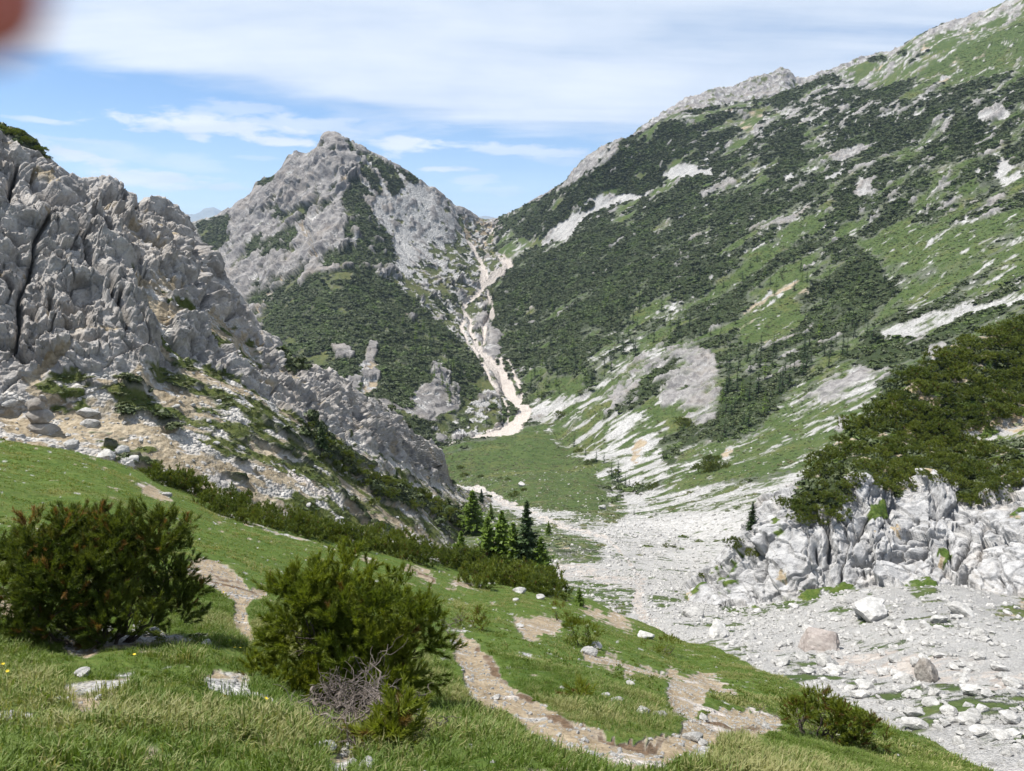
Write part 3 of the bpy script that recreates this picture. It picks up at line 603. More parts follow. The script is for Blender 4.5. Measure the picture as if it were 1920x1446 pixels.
C = paint(dict(scrub=.70, grass=.20, rock=.065, scree=.055), [
  # upper alp
  ([(1200,250),(1300,205),(1480,185),(1640,105),(1880,-5),(2160,-140),(2160,120),(1920,135),(1840,145),(1760,150),(1700,150),(1640,175),(1560,170),(1500,190),(1440,205),(1380,215),(1300,225)], 5, dict(grass=.70, rock=.15, scree=.13, tan=.02, scrub=.02)),
  ([(1640,105),(1880,-5),(2160,-140),(2160,-60),(1920,20),(1800,50),(1700,95)], 5, dict(rock=.45, scree=.3, grass=.28)),
  ([(1760,120),(1850,60),(1920,30),(2160,0),(2160,60),(1920,90),(1840,130),(1720,150)], 6, dict(grass=.92, tan=.02, scree=.07)),
  ([(1440,195),(1530,155),(1560,150),(1600,150),(1700,150),(1640,180),(1560,190),(1480,225)], 3, dict(scrub=.55, rock=.2, grass=.2, scree=.15)),
  (Z(*z12,(480,560),(560,530),(700,455),(900,440),(760,500),(640,580),(520,600)), 2, dict(scrub=1, grass=.1)),
  (Z(*z12,(1030,340),(1150,320),(1160,345),(1050,365)), 1, dict(scrub=1)),
  (Z(*z12,(1210,290),(1270,285),(1280,305),(1220,310)), 1, dict(scrub=1)),
  (Z(*z12,(1110,480),(1290,445),(1300,470),(1240,530),(1150,560),(1060,550)), 1, dict(scrub=1)),
  # grass patch left of the upper scree
  (Z(*z64,(1340,560),(1400,470),(1500,440),(1620,450),(1740,420),(1880,310),(1920,300),(1920,340),(1800,390),(1740,460),(1600,470),(1450,500),(1370,560)), 4, dict(grass=.8, scrub=.25)),
  (Z(*z12,(300,700),(380,620),(460,580),(440,640),(400,720),(340,740)), 3, dict(grass=.8, tan=.2)),
  # dark flank by the saddle
  ([(928,412),(960,402),(1000,374),(1040,347),(1100,305),(1160,266),(1200,250),(1240,230),(1290,235),(1280,290),(1240,330),(1160,340),(1110,380),(1080,410),(1020,450),(985,447),(955,432)], 3, dict(scrub=.97, grass=.10, rock=.05)),
  ([(1035,352),(1070,326),(1130,282),(1165,264),(1150,300),(1130,320),(1100,340),(1060,350)], 3, dict(rock=.65, scree=.2, scrub=.25)),
  # upper scree field
  (Z(*z64,(1105,790),(1150,740),(1200,690),(1290,620),(1370,560),(1440,505),(1520,480),(1620,490),(1700,490),(1760,470),(1750,500),(1650,540),(1540,560),(1440,590),(1370,620),(1330,690),(1290,740),(1260,775),(1200,760),(1130,800)), 2, dict(scree=1, rock=.12)),
  (Z(*z64,(1345,600),(1360,565),(1420,530),(1445,545),(1400,580)), 1, dict(scrub=1)),
  (Z(*z64,(1800,390),(1870,345),(1960,330),(2090,355),(2090,395),(2000,395),(1920,390),(1850,400)), 2, dict(scree=1)),
  (Z(*z12,(560,990),(600,970),(630,975),(600,1010)), 1, dict(scree=1)), (Z(*z12,(770,1010),(830,975),(930,950),(900,990),(820,1010)), 1, dict(scree=1)),
  (Z(*z12,(90,1080),(160,1040),(280,990),(300,1020),(200,1060),(110,1110)), 2, dict(rock=.8, scrub=.3)),
  (Z(*z12,(800,880),(900,820),(1050,790),(1140,770),(1100,810),(1000,850),(900,900)), 2, dict(rock=.75, scree=.2, scrub=.15)),
  (Z(*z12,(900,760),(1000,640),(700,720),(460,760),(380,760),(600,660),(800,620),(1000,560),(1100,560),(1200,560),(1240,620),(1130,660)), 4, dict(rock=.3, scree=.2, scrub=.5, grass=.12)),
  (Z(*z12,(1640,700),(1700,640),(1800,600),(1830,640),(1740,690)), 2, dict(rock=.6, scree=.4)),
  (Z(*z12,(1750,830),(1800,880),(1900,960),(1920,1010),(1800,1010),(1760,900)), 3, dict(scree=.7, grass=.3)),
  (Z(*z12,(960,1100),(1000,1000),(1060,1020),(1090,1090),(1000,1110)), 2, dict(scree=.6, rock=.3, grass=.2)),
  (Z(*z12,(540,1290),(700,1220),(860,1230),(1060,1200),(1060,1290),(860,1330),(700,1300),(560,1400)), 4, dict(grass=.75, scrub=.3, scree=.1)),
  (Z(*z12,(1300,1420),(1400,1360),(1560,1330),(1580,1400),(1400,1450)), 3, dict(grass=.9, scree=.1)),
  (Z(*z12,(1420,1230),(1560,1120),(1580,1160),(1460,1240)), 3, dict(grass=.9)),
  (Z(*z12,(1760,1420),(1920,1240),(2700,1000),(2700,1700),(1760,1700)), 6, dict(grass=.75, scrub=.2, scree=.1)),
  # lower left scrub and wood beside the torrent
  ([(918,545),(960,515),(1000,482),(1060,452),(1100,440),(1200,430),(1300,430),(1330,520),(1250,600),(1180,640),(1140,690),(1090,715),(1040,690),(985,700),(950,670),(925,630)], 6, dict(scrub=.97, grass=.13, rock=.03)),
  ([(930,440),(960,432),(985,447),(1015,455),(1000,480),(960,495),(930,512),(940,485),(925,460)], 3, dict(grass=.7, scree=.2, scrub=.15)),
  ([(1090,640),(1100,610),(1160,620),(1240,570),(1290,560),(1270,600),(1220,640),(1160,690),(1120,720)], 5, dict(grass=.6, scrub=.4, scree=.15)),
  ([(985,700),(1040,690),(1100,715),(1060,745),(1000,765),(985,745)], 5, dict(grass=.8, scrub=.3)),
  # grass belts and wood on the mid slope
  ([(1240,600),(1330,560),(1380,620),(1480,640),(1560,610),(1640,590),(1700,560),(1690,640),(1620,680),(1520,700),(1450,760),(1400,810),(1330,830),(1350,740),(1345,680),(1310,650),(1240,660)], 12, dict(scrub=.78, grass=.3, rock=.04)),
  ([(1300,500),(1400,440),(1480,460),(1470,540),(1400,600),(1330,570)], 6, dict(scrub=.6, grass=.5, scree=.05)),
  ([(1380,600),(1430,550),(1480,510),(1520,520),(1510,590),(1460,640),(1390,640)], 4, dict(grass=.85, scree=.08, tan=.08)),
  ([(1580,440),(1700,410),(1800,440),(1920,400),(2160,300),(2160,500),(1920,540),(1800,560),(1720,585),(1690,560),(1640,500),(1620,470)], 6, dict(grass=.8, scrub=.16, scree=.1)),
  ([(1490,560),(1560,500),(1640,500),(1690,560),(1680,600),(1600,610),(1540,620)], 4, dict(scrub=.85, grass=.3)),
  ([(2160,440),(1920,530),(1870,560),(1780,590),(1700,612),(1655,625),(1660,640),(1720,640),(1800,602),(1920,565),(2160,480)], 2.5, dict(scree=.85, grass=.25)),
  ([(1540,760),(1640,690),(1700,650),(1800,608),(1920,578),(2160,480),(2160,620),(1920,660),(1700,740),(1620,790),(1560,780)], 4, dict(scrub=.9, grass=.2, rock=.05)),
  # lower meadows with gravel streaks
  ([(1380,830),(1480,750),(1540,715),(1620,700),(1660,740),(1560,840),(1530,885),(1400,890)], 5, dict(grass=.7, scree=.2, rock=.12)),
  ([(1150,790),(1240,740),(1300,790),(1230,830),(1180,810)], 5, dict(grass=.8, scree=.15)),
  ([(1250,880),(1300,830),(1400,830),(1500,800),(1560,760),(1640,770),(1560,840),(1530,880),(1450,885),(1380,905),(1290,915),(1240,915)], 5, dict(grass=.85, scree=.15)),
  ([(1100,720),(1160,680),(1230,640),(1260,650),(1220,700),(1150,735),(1100,760),(1060,770)], 5, dict(grass=.7, rock=.2, scree=.15)),
  ([(1225,690),(1255,655),(1310,648),(1345,678),(1350,740),(1340,780),(1310,800),(1250,775),(1232,740)], 3, dict(rock=.62, grass=.27, scree=.1, scrub=.12)),
  ([(1120,770),(1150,732),(1200,715),(1205,755),(1155,785)], 3, dict(rock=.9, scrub=.15)),
  (Z(*z48,(750,900),(830,740),(900,640),(1180,640),(1140,700),(1000,760),(860,830)), 3, dict(rock=.6, grass=.35, scree=.2)),
  (Z(*z48,(860,980),(890,920),(930,900),(935,960),(890,1010)), 1, dict(rock=1)), (Z(*z48,(1030,970),(1100,870),(1160,870),(1140,930),(1060,980)), 1, dict(rock=1)),
  (Z(*z48,(1380,560),(1400,510),(1510,505),(1480,560),(1400,600)), 2, dict(rock=.9, scrub=.2)),
  ([(985,765),(1000,745),(1060,735),(1130,735),(1150,760),(1100,790),(1060,812),(1030,795)], 4, dict(scree=.7, grass=.35, rock=.08)),
  ([(1055,825),(1100,805),(1180,770),(1260,800),(1230,840),(1260,880),(1240,905),(1180,920),(1120,890),(1080,860)], 4, dict(scree=.72, grass=.34)),
  (Z(*z96,(660,440),(720,320),(760,330),(740,380),(690,440)), 2, dict(tan=.8, scree=.3)), (Z(*z96,(1180,400),(1230,350),(1240,380),(1200,440)), 2, dict(tan=.6, scree=.4)),
  # valley floor and bowl
  ([(780,870),(825,850),(880,838),(940,812),(990,795),(1030,800),(1060,830),(1100,855),(1130,890),(1150,930),(1120,965),(1000,960),(950,950),(900,925),(850,905),(780,890)], 7, dict(grass=1)),
  ([(990,775),(1040,790),(1060,830),(1100,855),(1130,890),(1170,925),(1150,935),(1110,880),(1050,840),(1020,800)], 3, dict(scree=.6, grass=.45)),
  ([(780,905),(850,905),(900,925),(950,950),(1000,955),(1120,965),(1170,930),(1260,915),(1420,905),(1520,885),(1640,840),(2160,900),(2160,1700),(1250,1300),(1000,1200),(780,1160)], 3, dict(scree=.90, grass=.10)),
  ([(1440,1215),(1560,1225),(1700,1228),(1920,1232),(2000,1300),(1920,1290),(1740,1275),(1620,1262),(1500,1245)], 8, dict(scree=.6, pink=.4)),
  ([(1200,920),(1300,915),(1420,905),(1530,880),(1600,850),(1540,940),(1450,960),(1330,960),(1230,960)], 6, dict(scree=.55, grass=.5)),
  ([(1000,955),(1110,962),(1165,935),(1180,965),(1150,990),(1080,985),(1020,975)], 4, dict(grass=.6, scree=.4, tan=.1)),
  ([(1010,985),(1060,1000),(1120,1015),(1130,1050),(1060,1060),(1010,1050)], 5, dict(grass=.55, scree=.4, tan=.12)),
  ([(1040,1085),(1120,1090),(1190,1100),(1190,1160),(1100,1140),(1040,1110)], 4, dict(grass=.62, scree=.4)),
  ([(1215,1120),(1260,1115),(1330,1100),(1300,1125),(1240,1140)], 3, dict(grass=.5, scree=.5)),
  ([(1290,1110),(1340,1090),(1420,1080),(1370,1145),(1330,1130)], 3, dict(grass=.65, scree=.35)),
  ([(1365,1145),(1440,1140),(1520,1105),(1580,1095),(1620,1110),(1560,1120),(1480,1140),(1400,1152)], 3, dict(grass=.8, scree=.3)),
  ([(1690,1100),(1740,1090),(1760,1110),(1720,1122)], 3, dict(grass=.9, scree=.2)),
  ([(1590,1200),(1680,1195),(1740,1205),(1700,1225),(1620,1222)], 4, dict(grass=.4, scree=.6)),
  ([(1580,1270),(1640,1260),(1600,1290)], 4, dict(grass=.6, scree=.4)),
  ([(1680,1300),(1760,1285),(1920,1300),(1960,1380),(1880,1380),(1800,1340),(1720,1330)], 5, dict(grass=.5, scree=.55)),
  ([(1860,1150),(1920,1120),(1960,1170),(1880,1165)], 4, dict(grass=.5, scree=.5, tan=.1)),
  ([(1470,1235),(1540,1240),(1520,1270),(1470,1260)], 4, dict(grass=.5, scree=.5)),
  ([(850,935),(900,948),(960,962),(1000,978),(1040,1003),(1120,1020),(1130,1050),(1060,1062),(1000,1058),(850,1060)], 5, dict(grass=.7, scree=.22, scrub=.12, tan=.06)),
  *[(m, 0.8, dict(pink=.7, scree=.3)) for m in TRAIL],
  ([(1010,1055),(1080,1060),(1160,1075),(1210,1090),(1190,1105),(1100,1090),(1020,1085)], 4, dict(pink=.6, scree=.4), 0.8),
  (stroke([(850,908),(890,914),(925,930),(950,948),(980,952)], [7, 9, 11, 12, 8]), 1, dict(pink=.8, scree=.2)),
  *[(m, 0.6, dict(pink=1.0)) for m in STREAM], *[(m, 1.5, dict(pink=1.0)) for m in FAN],
])
_t = 1.0 / S.IT.ravel()
Wt = classify(S, C, 500, [12, 7, 26, 44, 18, 30], 0.8, aniso=((0.80, 0.33, 0.50), 1.9), warp=(4.0, 2.6), near=(1 - sstep(90, 330, _t), 0.12), sharp=3.2)
Pf = S.P.reshape(-1, 3); n = normals(S.P).reshape(-1, 3); t = 1.0 / S.IT.ravel()
far = sstep(250, 600, t); nearw = 1 - sstep(60, 260, t)
rw = Wt[:, 0]; cw = Wt[:, 1]; sw = Wt[:, 3]
Pw = stretch(Pf, (0.6, 0.4, 0.6), 2.2)
d = far * (13 * fbm(Pf / 130, 3, seed=31) + 7 * fbm(stretch(Pf, (0.8, 0.33, 0.5), 2.0) / 45, 4, seed=33))
d += rw * (0.3 + 1.0 * far) * (6.0 * fbm(Pw / 16, 5, 0.6, seed=35, ridged=True) + 2.5 * fbm(Pw / 5, 3, 0.6, seed=36, ridged=True))
d += sw * (0.3 + 0.7 * far) * (1.2 + 3.0 * fbm(Pf / 8, 3, 0.6, seed=37))
d += (1 - rw) * (0.9 * fbm(Pf / 9, 5, 0.55, seed=39) * (0.5 + far)) + cw * nearw * 0.22 * fbm(Pf / 1.4, 4, 0.55, seed=41)
S.P = (Pf + n * d[:, None]).reshape(*S.shape, 3)
M_VAL = ground_mat('valley_ground', 2.2, (0.22, 0.21, 0.21), (0.48, 0.46, 0.44), scrub=(0.038, 0.055, 0.020), grass_a=(0.055, 0.096, 0.024), grass_b=(0.108, 0.146, 0.046))
S_VAL = finish(S, 'terrain', 'green valley floor, pale scree bowl and long mountainside rising to the right', 'mountainside', M_VAL, Wt, 1 - sstep(70, 260, _t))

# ================================================================ rocky hill on the left
ridge_l = [(x, y, float(np.interp(x, [-250,0,130,165,240,300,350,393,432,476,535,610,690,770,826,860,920], [112,117,122,126,131,135,138,141,144,149,157,169,186,212,240,264,338]))) for x, y in
  [(-250,120),(0,237),(40,250),(62,268),(76,290),(90,300),(108,310),(130,325),(150,334),(165,338),(195,338),(215,345),(240,356),(262,370),(300,379),(318,386),(330,395),(345,410),(358,428),(368,442),(378,458),(388,472),(393,500),(412,524),(432,545),(448,560),(462,580),(476,612),(500,630),(520,640),(535,660),(560,675),(590,685),(610,695),(640,712),(668,735),(690,752),(720,768),(750,788),(770,800),(790,818),(812,838),(826,860),(832,888),(846,905),(860,917),(920,931)]]
S = loft([
  [(-250,760,60),(0,850,66),(140,880,68),(280,930,71),(400,985,74),(520,1010,78),(640,1040,84),(760,1070,95),(870,1090,125),(920,1090,140)],
  [(-250,700,75),(0,815,78),(140,850,80),(280,880,83),(400,910,87),(520,950,92),(640,980,98),(760,1010,112),(870,1000,160),(920,960,290)],
  [(-250,650,85),(0,785,86),(100,770,89),(200,745,93),(280,720,97),(340,720,100),(440,735,106),(520,760,113),(600,795,122),(680,835,137),(750,870,160),(800,890,190),(830,903,215),(860,925,250),(920,935,330)],
  [(-250,420,98),(0,520,98),(100,520,103),(200,530,108),(280,540,112),(340,560,115),(400,600,119),(470,665,125),(520,695,131),(600,737,142),(680,787,158),(750,829,180),(800,866,205),(830,896,227),(860,920,258),(920,933,335)],
  ridge_l, [(p, y + 60 + max(0, 200 - max(0, p - 600)), t * 1.35) for p, y, t in ridge_l],
], -250, 920, 1.55, 1.55, smooth=9, csm=[10,10,10,14,2.2,4])
z0, z1, z2, z28, z6, z5 = (0,200,1/3), (0,240,1/6), (0,480,1/6), (280,440,1/6), (0,680,1/3), (640,680,1/3)
CRK = [Z(*z1,(210,400),(150,560),(110,750),(80,1000)), Z(*z1,(440,930),(440,1130),(390,1280),(335,1430),(345,1600),(320,1730),(230,1900),(200,1980)),
       Z(*z1,(970,650),(980,780),(1100,950),(1200,1060),(1330,1170)), Z(*z1,(1560,780),(1570,900),(1590,1050),(1620,1170),(1750,1230),(1900,1280)),
       Z(*z28,(0,20),(170,60),(300,110),(340,140)), Z(*z28,(60,130),(110,220),(150,320),(240,390),(430,560)), Z(*z28,(480,120),(490,400),(500,600)),
       Z(*z28,(860,830),(930,900),(860,970)), Z(*z2,(920,60),(930,180),(1010,270),(1130,400),(1200,500),(1220,640)), Z(*z2,(720,790),(850,740),(930,790),(960,900)),
       Z(*z2,(760,1040),(860,1130),(1000,1140),(1100,1080)), Z(*z2,(1310,600),(1290,720),(1340,850),(1400,950)), Z(*z2,(330,760),(400,930)), Z(*z2,(530,600),(580,820),(550,880)),
       Z(*z2,(200,560),(190,700),(210,860),(200,1060),(170,1160)), Z(*z1,(700,1150),(800,1300),(900,1440)), Z(*z1,(1100,1130),(1200,1240),(1130,1420)),
       Z(*z1,(1130,800),(1300,830),(1440,900),(1570,960)), Z(*z1,(1240,1000),(1400,1020),(1500,1060)), Z(*z1,(1420,720),(1410,830),(1430,900)), Z(*z1,(340,560),(400,760),(520,900)),
       Z(*z28,(470,1180),(560,1300),(640,1400)), Z(*z28,(180,1150),(300,1220),(420,1330)), Z(*z28,(600,600),(620,800)), Z(*z2,(0,1130),(120,1160),(300,1290))]
crk = np.max([stroke(c, 4.2) for c in CRK], 0)
crkw = np.max([blur2(stroke(c, 9.0), 4.0) for c in CRK], 0)
butt = blur2(raster([(-250,200),(0,290),(80,330),(160,400),(215,450),(240,530),(265,600),(290,690),(270,740),(200,760),(-250,790)]), 9)
C = paint(dict(rock=1.0, tan=.02), [
  ([(-250,560),(0,748),(60,735),(130,722),(220,715),(290,690),(330,680),(380,695),(460,740),(560,790),(640,830),(720,870),(800,905),(840,915),(920,940),(920,1100),(-250,1100)], 8, dict(tan=.22, grass=.44, scree=.24, rock=.12, scrub=.05)),
  ([(-250,600),(0,757),(60,760),(130,790),(200,830),(260,870),(250,895),(140,860),(0,830),(-250,800)], 4, dict(scree=.6, tan=.3, rock=.15)),
  (Z(*z6,(0,200),(150,240),(150,330),(60,330),(0,300)), 4, dict(tan=.7, scree=.3)),
  ([(215,447),(235,450),(253,477),(293,510),(320,533),(360,567),(393,590),(430,613),(467,643),(515,667),(545,680),(560,712),(520,700),(480,690),(430,660),(400,640),(370,600),(335,590),(312,612),(322,640),(300,640),(270,600),(250,560),(240,530),(225,490)], 4, dict(tan=.40, scree=.36, grass=.22, rock=.2)),
  ([(250,555),(262,570),(285,600),(310,628),(340,650),(330,660),(300,640),(275,610),(258,585)], 3, dict(grass=.85, tan=.2)),
  ([(300,620),(340,650),(385,680),(430,705),(500,750),(560,785),(633,820),(640,850),(600,840),(540,802),(480,772),(420,742),(360,702),(310,660)], 4, dict(grass=.75, tan=.25, scree=.12)),
  ([(390,610),(430,620),(450,650),(430,660),(400,640)], 3, dict(grass=.7, tan=.3)),
  ([(505,655),(530,655),(580,690),(570,705),(540,690)], 2, dict(scrub=.9, grass=.2)),
  ([(0,240),(40,250),(62,268),(78,295),(60,300),(20,262),(-60,230)], 3, dict(scrub=.55, grass=.3, rock=.2)),
  (Z(*z6,(700,390),(850,340),(960,380),(1040,420),(1150,480),(1200,560),(1100,600),(950,580),(850,550),(740,520)), 5, dict(tan=.74, grass=.14, scree=.1, scrub=.05)),
  (Z(*z2,(340,1420),(480,1300),(600,1240),(850,1150),(900,1170),(700,1290),(500,1420)), 2, dict(tan=.85, rock=.2)),
  (Z(*z1,(300,460),(430,540),(520,680),(580,800),(540,860),(440,720),(360,600)), 4, dict(tan=.5, rock=.5)),
  ([(440,780),(560,810),(640,850),(700,880),(820,930),(900,950),(900,1080),(640,1000),(500,900)], 8, dict(grass=.55, tan=.22, scree=.2, scrub=.08)),
  ([(575,785),(625,822),(665,852),(695,880),(650,890),(600,850)], 3, dict(scrub=.6, grass=.4)),
  ([(670,887),(740,907),(790,933),(827,953),(857,963),(853,985),(807,970),(757,962),(707,938),(680,915)], 3, dict(scrub=1)),
  (Z(560,600,1/6,(660,880),(760,900),(900,1000),(1040,1160),(960,1040),(820,980)), 2, dict(scrub=.9)),
  ([(735,745),(790,800),(770,800),(730,770)], 2, dict(scrub=.8, rock=.2)),
  *[(stroke(c, wd), 0.7, dict(scree=.85, pink=.15)) for c, wd in (
     ([(333,790),(400,833),(467,870),(533,910)], 6), ([(447,700),(500,737),(567,777),(633,813)], 7), ([(633,813),(707,860),(773,893),(840,927),(873,943)], 8),
     ([(760,910),(800,930),(830,945)], 8), ([(513,860),(567,897),(617,923)], 5), ([(380,700),(430,730),(470,760)], 4), ([(640,960),(700,990)], 5))],
])
Wt = classify(S, C, 700, [6, 2.2, 4, 5, 4, 9], 1.1, aniso=((0.75, 0.45, -0.5), 2.2), warp=(6.0, 3.0))
Pf = S.P.reshape(-1, 3); n = normals(S.P).reshape(-1, 3); t = 1.0 / S.IT.ravel()
fx, fy = S.PX.ravel(), S.PY.ravel()
rw = np.clip(Wt[:, 0] + 0.15, 0, 1); rs = gblur(gblur(rw.reshape(S.shape), 3, 0), 3, 1).ravel()
sc = 0.55 + 0.45 * np.clip(t / 150, 0.6, 2.0)
Pq = Pf / sc[:, None] if False else Pf
wr = np.stack([fbm(Pq / 9, 3, seed=51), fbm(Pq / 9, 3, seed=52), fbm(Pq / 9, 3, seed=53)], -1)
Pw = stretch(Pq, (0.2, -0.45, 0.85), 1.7) + 3.2 * wr
wo1 = worley(Pw / 8.5, 61); wo2 = worley(Pw / 3.2 + 5, 62); wo3 = worley(Pw / 1.25 + 9, 63)
d = 4.5 * fbm(Pq / 34, 3, seed=54) + 2.6 * butt.take(0) * 0
d += 2.2 * samp(butt, fx, fy)
Pv = stretch(Pw, (0.12, -0.5, 0.85), 3.0); Pb = stretch(Pw, (0.75, 0.5, -0.42), 2.4)
foot = samp(blur2(raster([(-250,600),(0,700),(100,700),(220,690),(330,670),(460,730),(640,820),(800,900),(920,935),(920,1200),(-250,1200)]), 16), fx, fy)
rs = rs * (1 - 0.6 * foot)
d += rs * (0.9 * wo1[:, 2] + 1.5 * wo1[:, 3] - 1.3 * (1 - sstep(0.0, 0.045, wo1[:, 1] - wo1[:, 0])))
d += rs * (0.6 * wo2[:, 2] + 1.1 * wo2[:, 3] - 0.5 * (1 - sstep(0.0, 0.05, wo2[:, 1] - wo2[:, 0])))
d += rs * (0.25 * wo3[:, 2] + 0.5 * wo3[:, 3])
d += rs * (3.8 * fbm(Pv / 11.0, 3, 0.5, seed=55, ridged=True) + 2.4 * fbm(Pb / 5.0, 5, 0.62, seed=59, ridged=True) * 0.7 + 1.0 * fbm(Pv / 2.4, 4, 0.65, seed=60, ridged=True))
wv_ = fbm(Pf / 14, 3, seed=64); wv2 = fbm(Pf / 5, 3, seed=65)
d -= rs * (1.2 * saw(Pf @ np.array([0.80, 0.45, 0.12]) / 6.5 + 1.5 * wv_) + 0.5 * saw(Pf @ np.array([0.78, 0.2, 0.45]) / 1.9 + 0.9 * wv2 + 0.8 * wv_) + 0.5 * saw(Pf @ np.array([0.35, 0.3, 0.85]) / 2.6 + 0.8 * wv2))
d += (1 - rs) * (0.5 * fbm(Pf / 3.0, 5, 0.55, seed=57) + 0.15 * fbm(Pf / 0.8, 2, seed=58))
d -= 3.6 * samp(crk, fx, fy) * rs + 2.6 * samp(crkw, fx, fy) * rs
_ry = np.interp(fx, [q[0] for q in ridge_l], [q[1] for q in ridge_l])
d *= 1 - 0.55 * np.exp(-((fy - _ry) / 22.0) ** 2)
d += Wt[:, 3] * 0.8
S.P = (Pf + n * d[:, None]).reshape(*S.shape, 3)
M_LEFT = ground_mat('weathered_limestone', 1.3, (0.33, 0.312, 0.295), (0.68, 0.645, 0.605), tan_a=(0.26, 0.205, 0.13), tan_b=(0.52, 0.44, 0.32), grass_a=(0.07, 0.10, 0.02), grass_b=(0.15, 0.17, 0.05), scree_a=(0.46, 0.435, 0.40), scree_b=(0.74, 0.71, 0.66))
S_LEFT = finish(S, 'hill', 'craggy grey limestone hill with gravel chutes, left of the valley', 'rocky hill', M_LEFT, Wt)

# ================================================================ pale slab outcrop on the right
S = loft([
  [(1290,1150,84),(1320,1140,82),(1370,1172,74),(1440,1165,73),(1520,1142,72),(1600,1136,71),(1745,1135,67),(1850,1145,65),(1920,1158,62),(2150,1210,54)],
  [(1290,1122,86),(1320,1108,85),(1370,1145,76.5),(1440,1138,75.5),(1520,1112,74.5),(1600,1108,74),(1745,1105,70),(1850,1116,67.5),(1920,1128,64.5),(2150,1180,56)],
  [(1290,1114,89),(1320,1085,91),(1370,1050,88),(1400,1020,86),(1440,975,85),(1490,955,83),(1560,940,82),(1620,898,83),(1680,932,82),(1740,893,82),(1800,940,79),(1850,950,76),(1920,905,76),(2150,850,70)],
  [(1290,1110,92),(1320,1080,95),(1370,1040,94),(1400,1005,93),(1440,955,92),(1490,932,91),(1560,890,93),(1620,862,94),(1680,860,95),(1740,845,95),(1800,840,95),(1850,830,95),(1920,800,96),(2150,700,92)],
  [(1290,1107,95),(1320,1074,98),(1370,1030,97),(1400,1000,97),(1440,950,97),(1480,928,98),(1500,915,99),(1530,895,100),(1560,852,102),(1600,808,104),(1640,788,105),(1660,760,106),(1700,712,107),(1760,672,108),(1800,652,110),(1860,628,112),(1920,602,114),(2150,500,120)],
  [(1290,1180,110),(1320,1180,112),(1370,1130,112),(1400,1120,115),(1440,1100,118),(1500,1080,125),(1600,1000,130),(1700,900,135),(1800,820,140),(1920,760,145),(2150,650,150)],
], 1290, 2150, 1.5, 1.5, smooth=5, csm=[6,5,4,8,3,8])
zo = (1400, 860, 520/1920)
C = paint(dict(rock=1.0), [
  ([(1490,975),(1500,925),(1540,880),(1600,800),(1700,700),(1920,590),(2160,480),(2160,840),(1930,895),(1870,915),(1830,945),(1800,930),(1770,900),(1735,888),(1700,905),(1690,925),(1655,920),(1620,888),(1600,905),(1585,945),(1570,965),(1540,960),(1520,975)], 4, dict(scrub=.85, grass=.2, tan=.08)),
  ([(1800,810),(1860,780),(1930,755),(2160,700),(2160,780),(1930,830),(1860,830),(1820,835)], 5, dict(tan=.45, grass=.45, scree=.25)),
  (Z(*zo,(860,340),(960,300),(980,380),(900,460),(840,460)), 3, dict(grass=.5, tan=.06, rock=.4)), (Z(*zo,(1000,400),(1090,400),(1040,560),(980,560)), 3, dict(grass=.5, tan=.05, rock=.5)),
  (Z(*zo,(1320,640),(1410,610),(1410,700),(1330,740)), 3, dict(grass=.75, tan=.3)), (Z(*zo,(1840,430),(1920,400),(1960,500),(1850,500)), 3, dict(grass=.7, tan=.3)),
  (Z(*zo,(240,480),(310,520),(290,620),(230,600)), 3, dict(grass=.6, tan=.05, rock=.4)), (Z(*zo,(240,820),(290,820),(270,900),(230,880)), 3, dict(grass=.6, tan=.1, rock=.3)),
  (Z(*zo,(870,560),(960,520),(1000,600),(900,600)), 3, dict(tan=.12, rock=.8)),
  ([(1365,1150),(1440,1138),(1500,1112),(1560,1098),(1600,1100),(1620,1125),(1560,1130),(1460,1155),(1380,1165)], 3, dict(grass=.8, scree=.3)),
  ([(1690,1098),(1740,1085),(1770,1105),(1760,1125),(1700,1125)], 3, dict(grass=.85, scree=.25)),
  ([(1290,1120),(1330,1095),(1400,1050),(1385,1100),(1360,1140),(1300,1150)], 3, dict(grass=.35, rock=.65, tan=.02)),
])
Wt = classify(S, C, 900, [3, 1.5, 2.5, 3, 2.5, 3], 1.1, warp=(4.0, 2.5))
Pf = S.P.reshape(-1, 3); n = normals(S.P).reshape(-1, 3); fx, fy = S.PX.ravel(), S.PY.ravel()
rw = Wt[:, 0]; rs = gblur(gblur(rw.reshape(S.shape), 3, 0), 3, 1).ravel()
sd = np.array([0.62, 0.15, 0.77]); sd /= np.linalg.norm(sd)      # slabs lean up to the right
nb = np.array([-0.75, -0.25, 0.6]); nb /= np.linalg.norm(nb)
wr = np.stack([fbm(Pf / 4, 3, seed=71), fbm(Pf / 4, 3, seed=72), fbm(Pf / 4, 3, seed=73)], -1)
td = np.cross(nb, sd); td /= np.linalg.norm(td)
Pw = stretch(stretch(Pf + 0.9 * wr, sd, 5.0), td, 2.4)
wo1 = worley(Pw / 2.1, 81); wo2 = worley(Pw / 0.9 + 4, 82)
d = 0.7 + 2.0 * fbm(Pf / 12, 3, seed=74)
d += rs * (0.6 * wo1[:, 2] + 0.8 * wo1[:, 3] - 0.5 * (1 - sstep(0, 0.05, wo1[:, 1] - wo1[:, 0])))
d += rs * (0.25 * wo2[:, 2] + 0.35 * wo2[:, 3] - 0.25 * (1 - sstep(0, 0.09, wo2[:, 1] - wo2[:, 0])) + 0.35 * fbm(Pw / 1.3, 4, 0.55, seed=75, ridged=True) + 0.06 * fbm(Pf / 0.35, 2, seed=76))
wv_ = fbm(Pf / 5, 3, seed=84); wv2 = fbm(Pf / 1.6, 3, seed=85)
d -= rs * (1.15 * saw(-(Pf @ nb) / 2.3 + 0.5 * wv_) + 0.16 * saw(-(Pf @ nb) / 0.75 + 0.35 * wv2 + 0.5 * wv_) + 0.35 * saw(Pf @ sd / 2.8 + 0.7 * wv2))
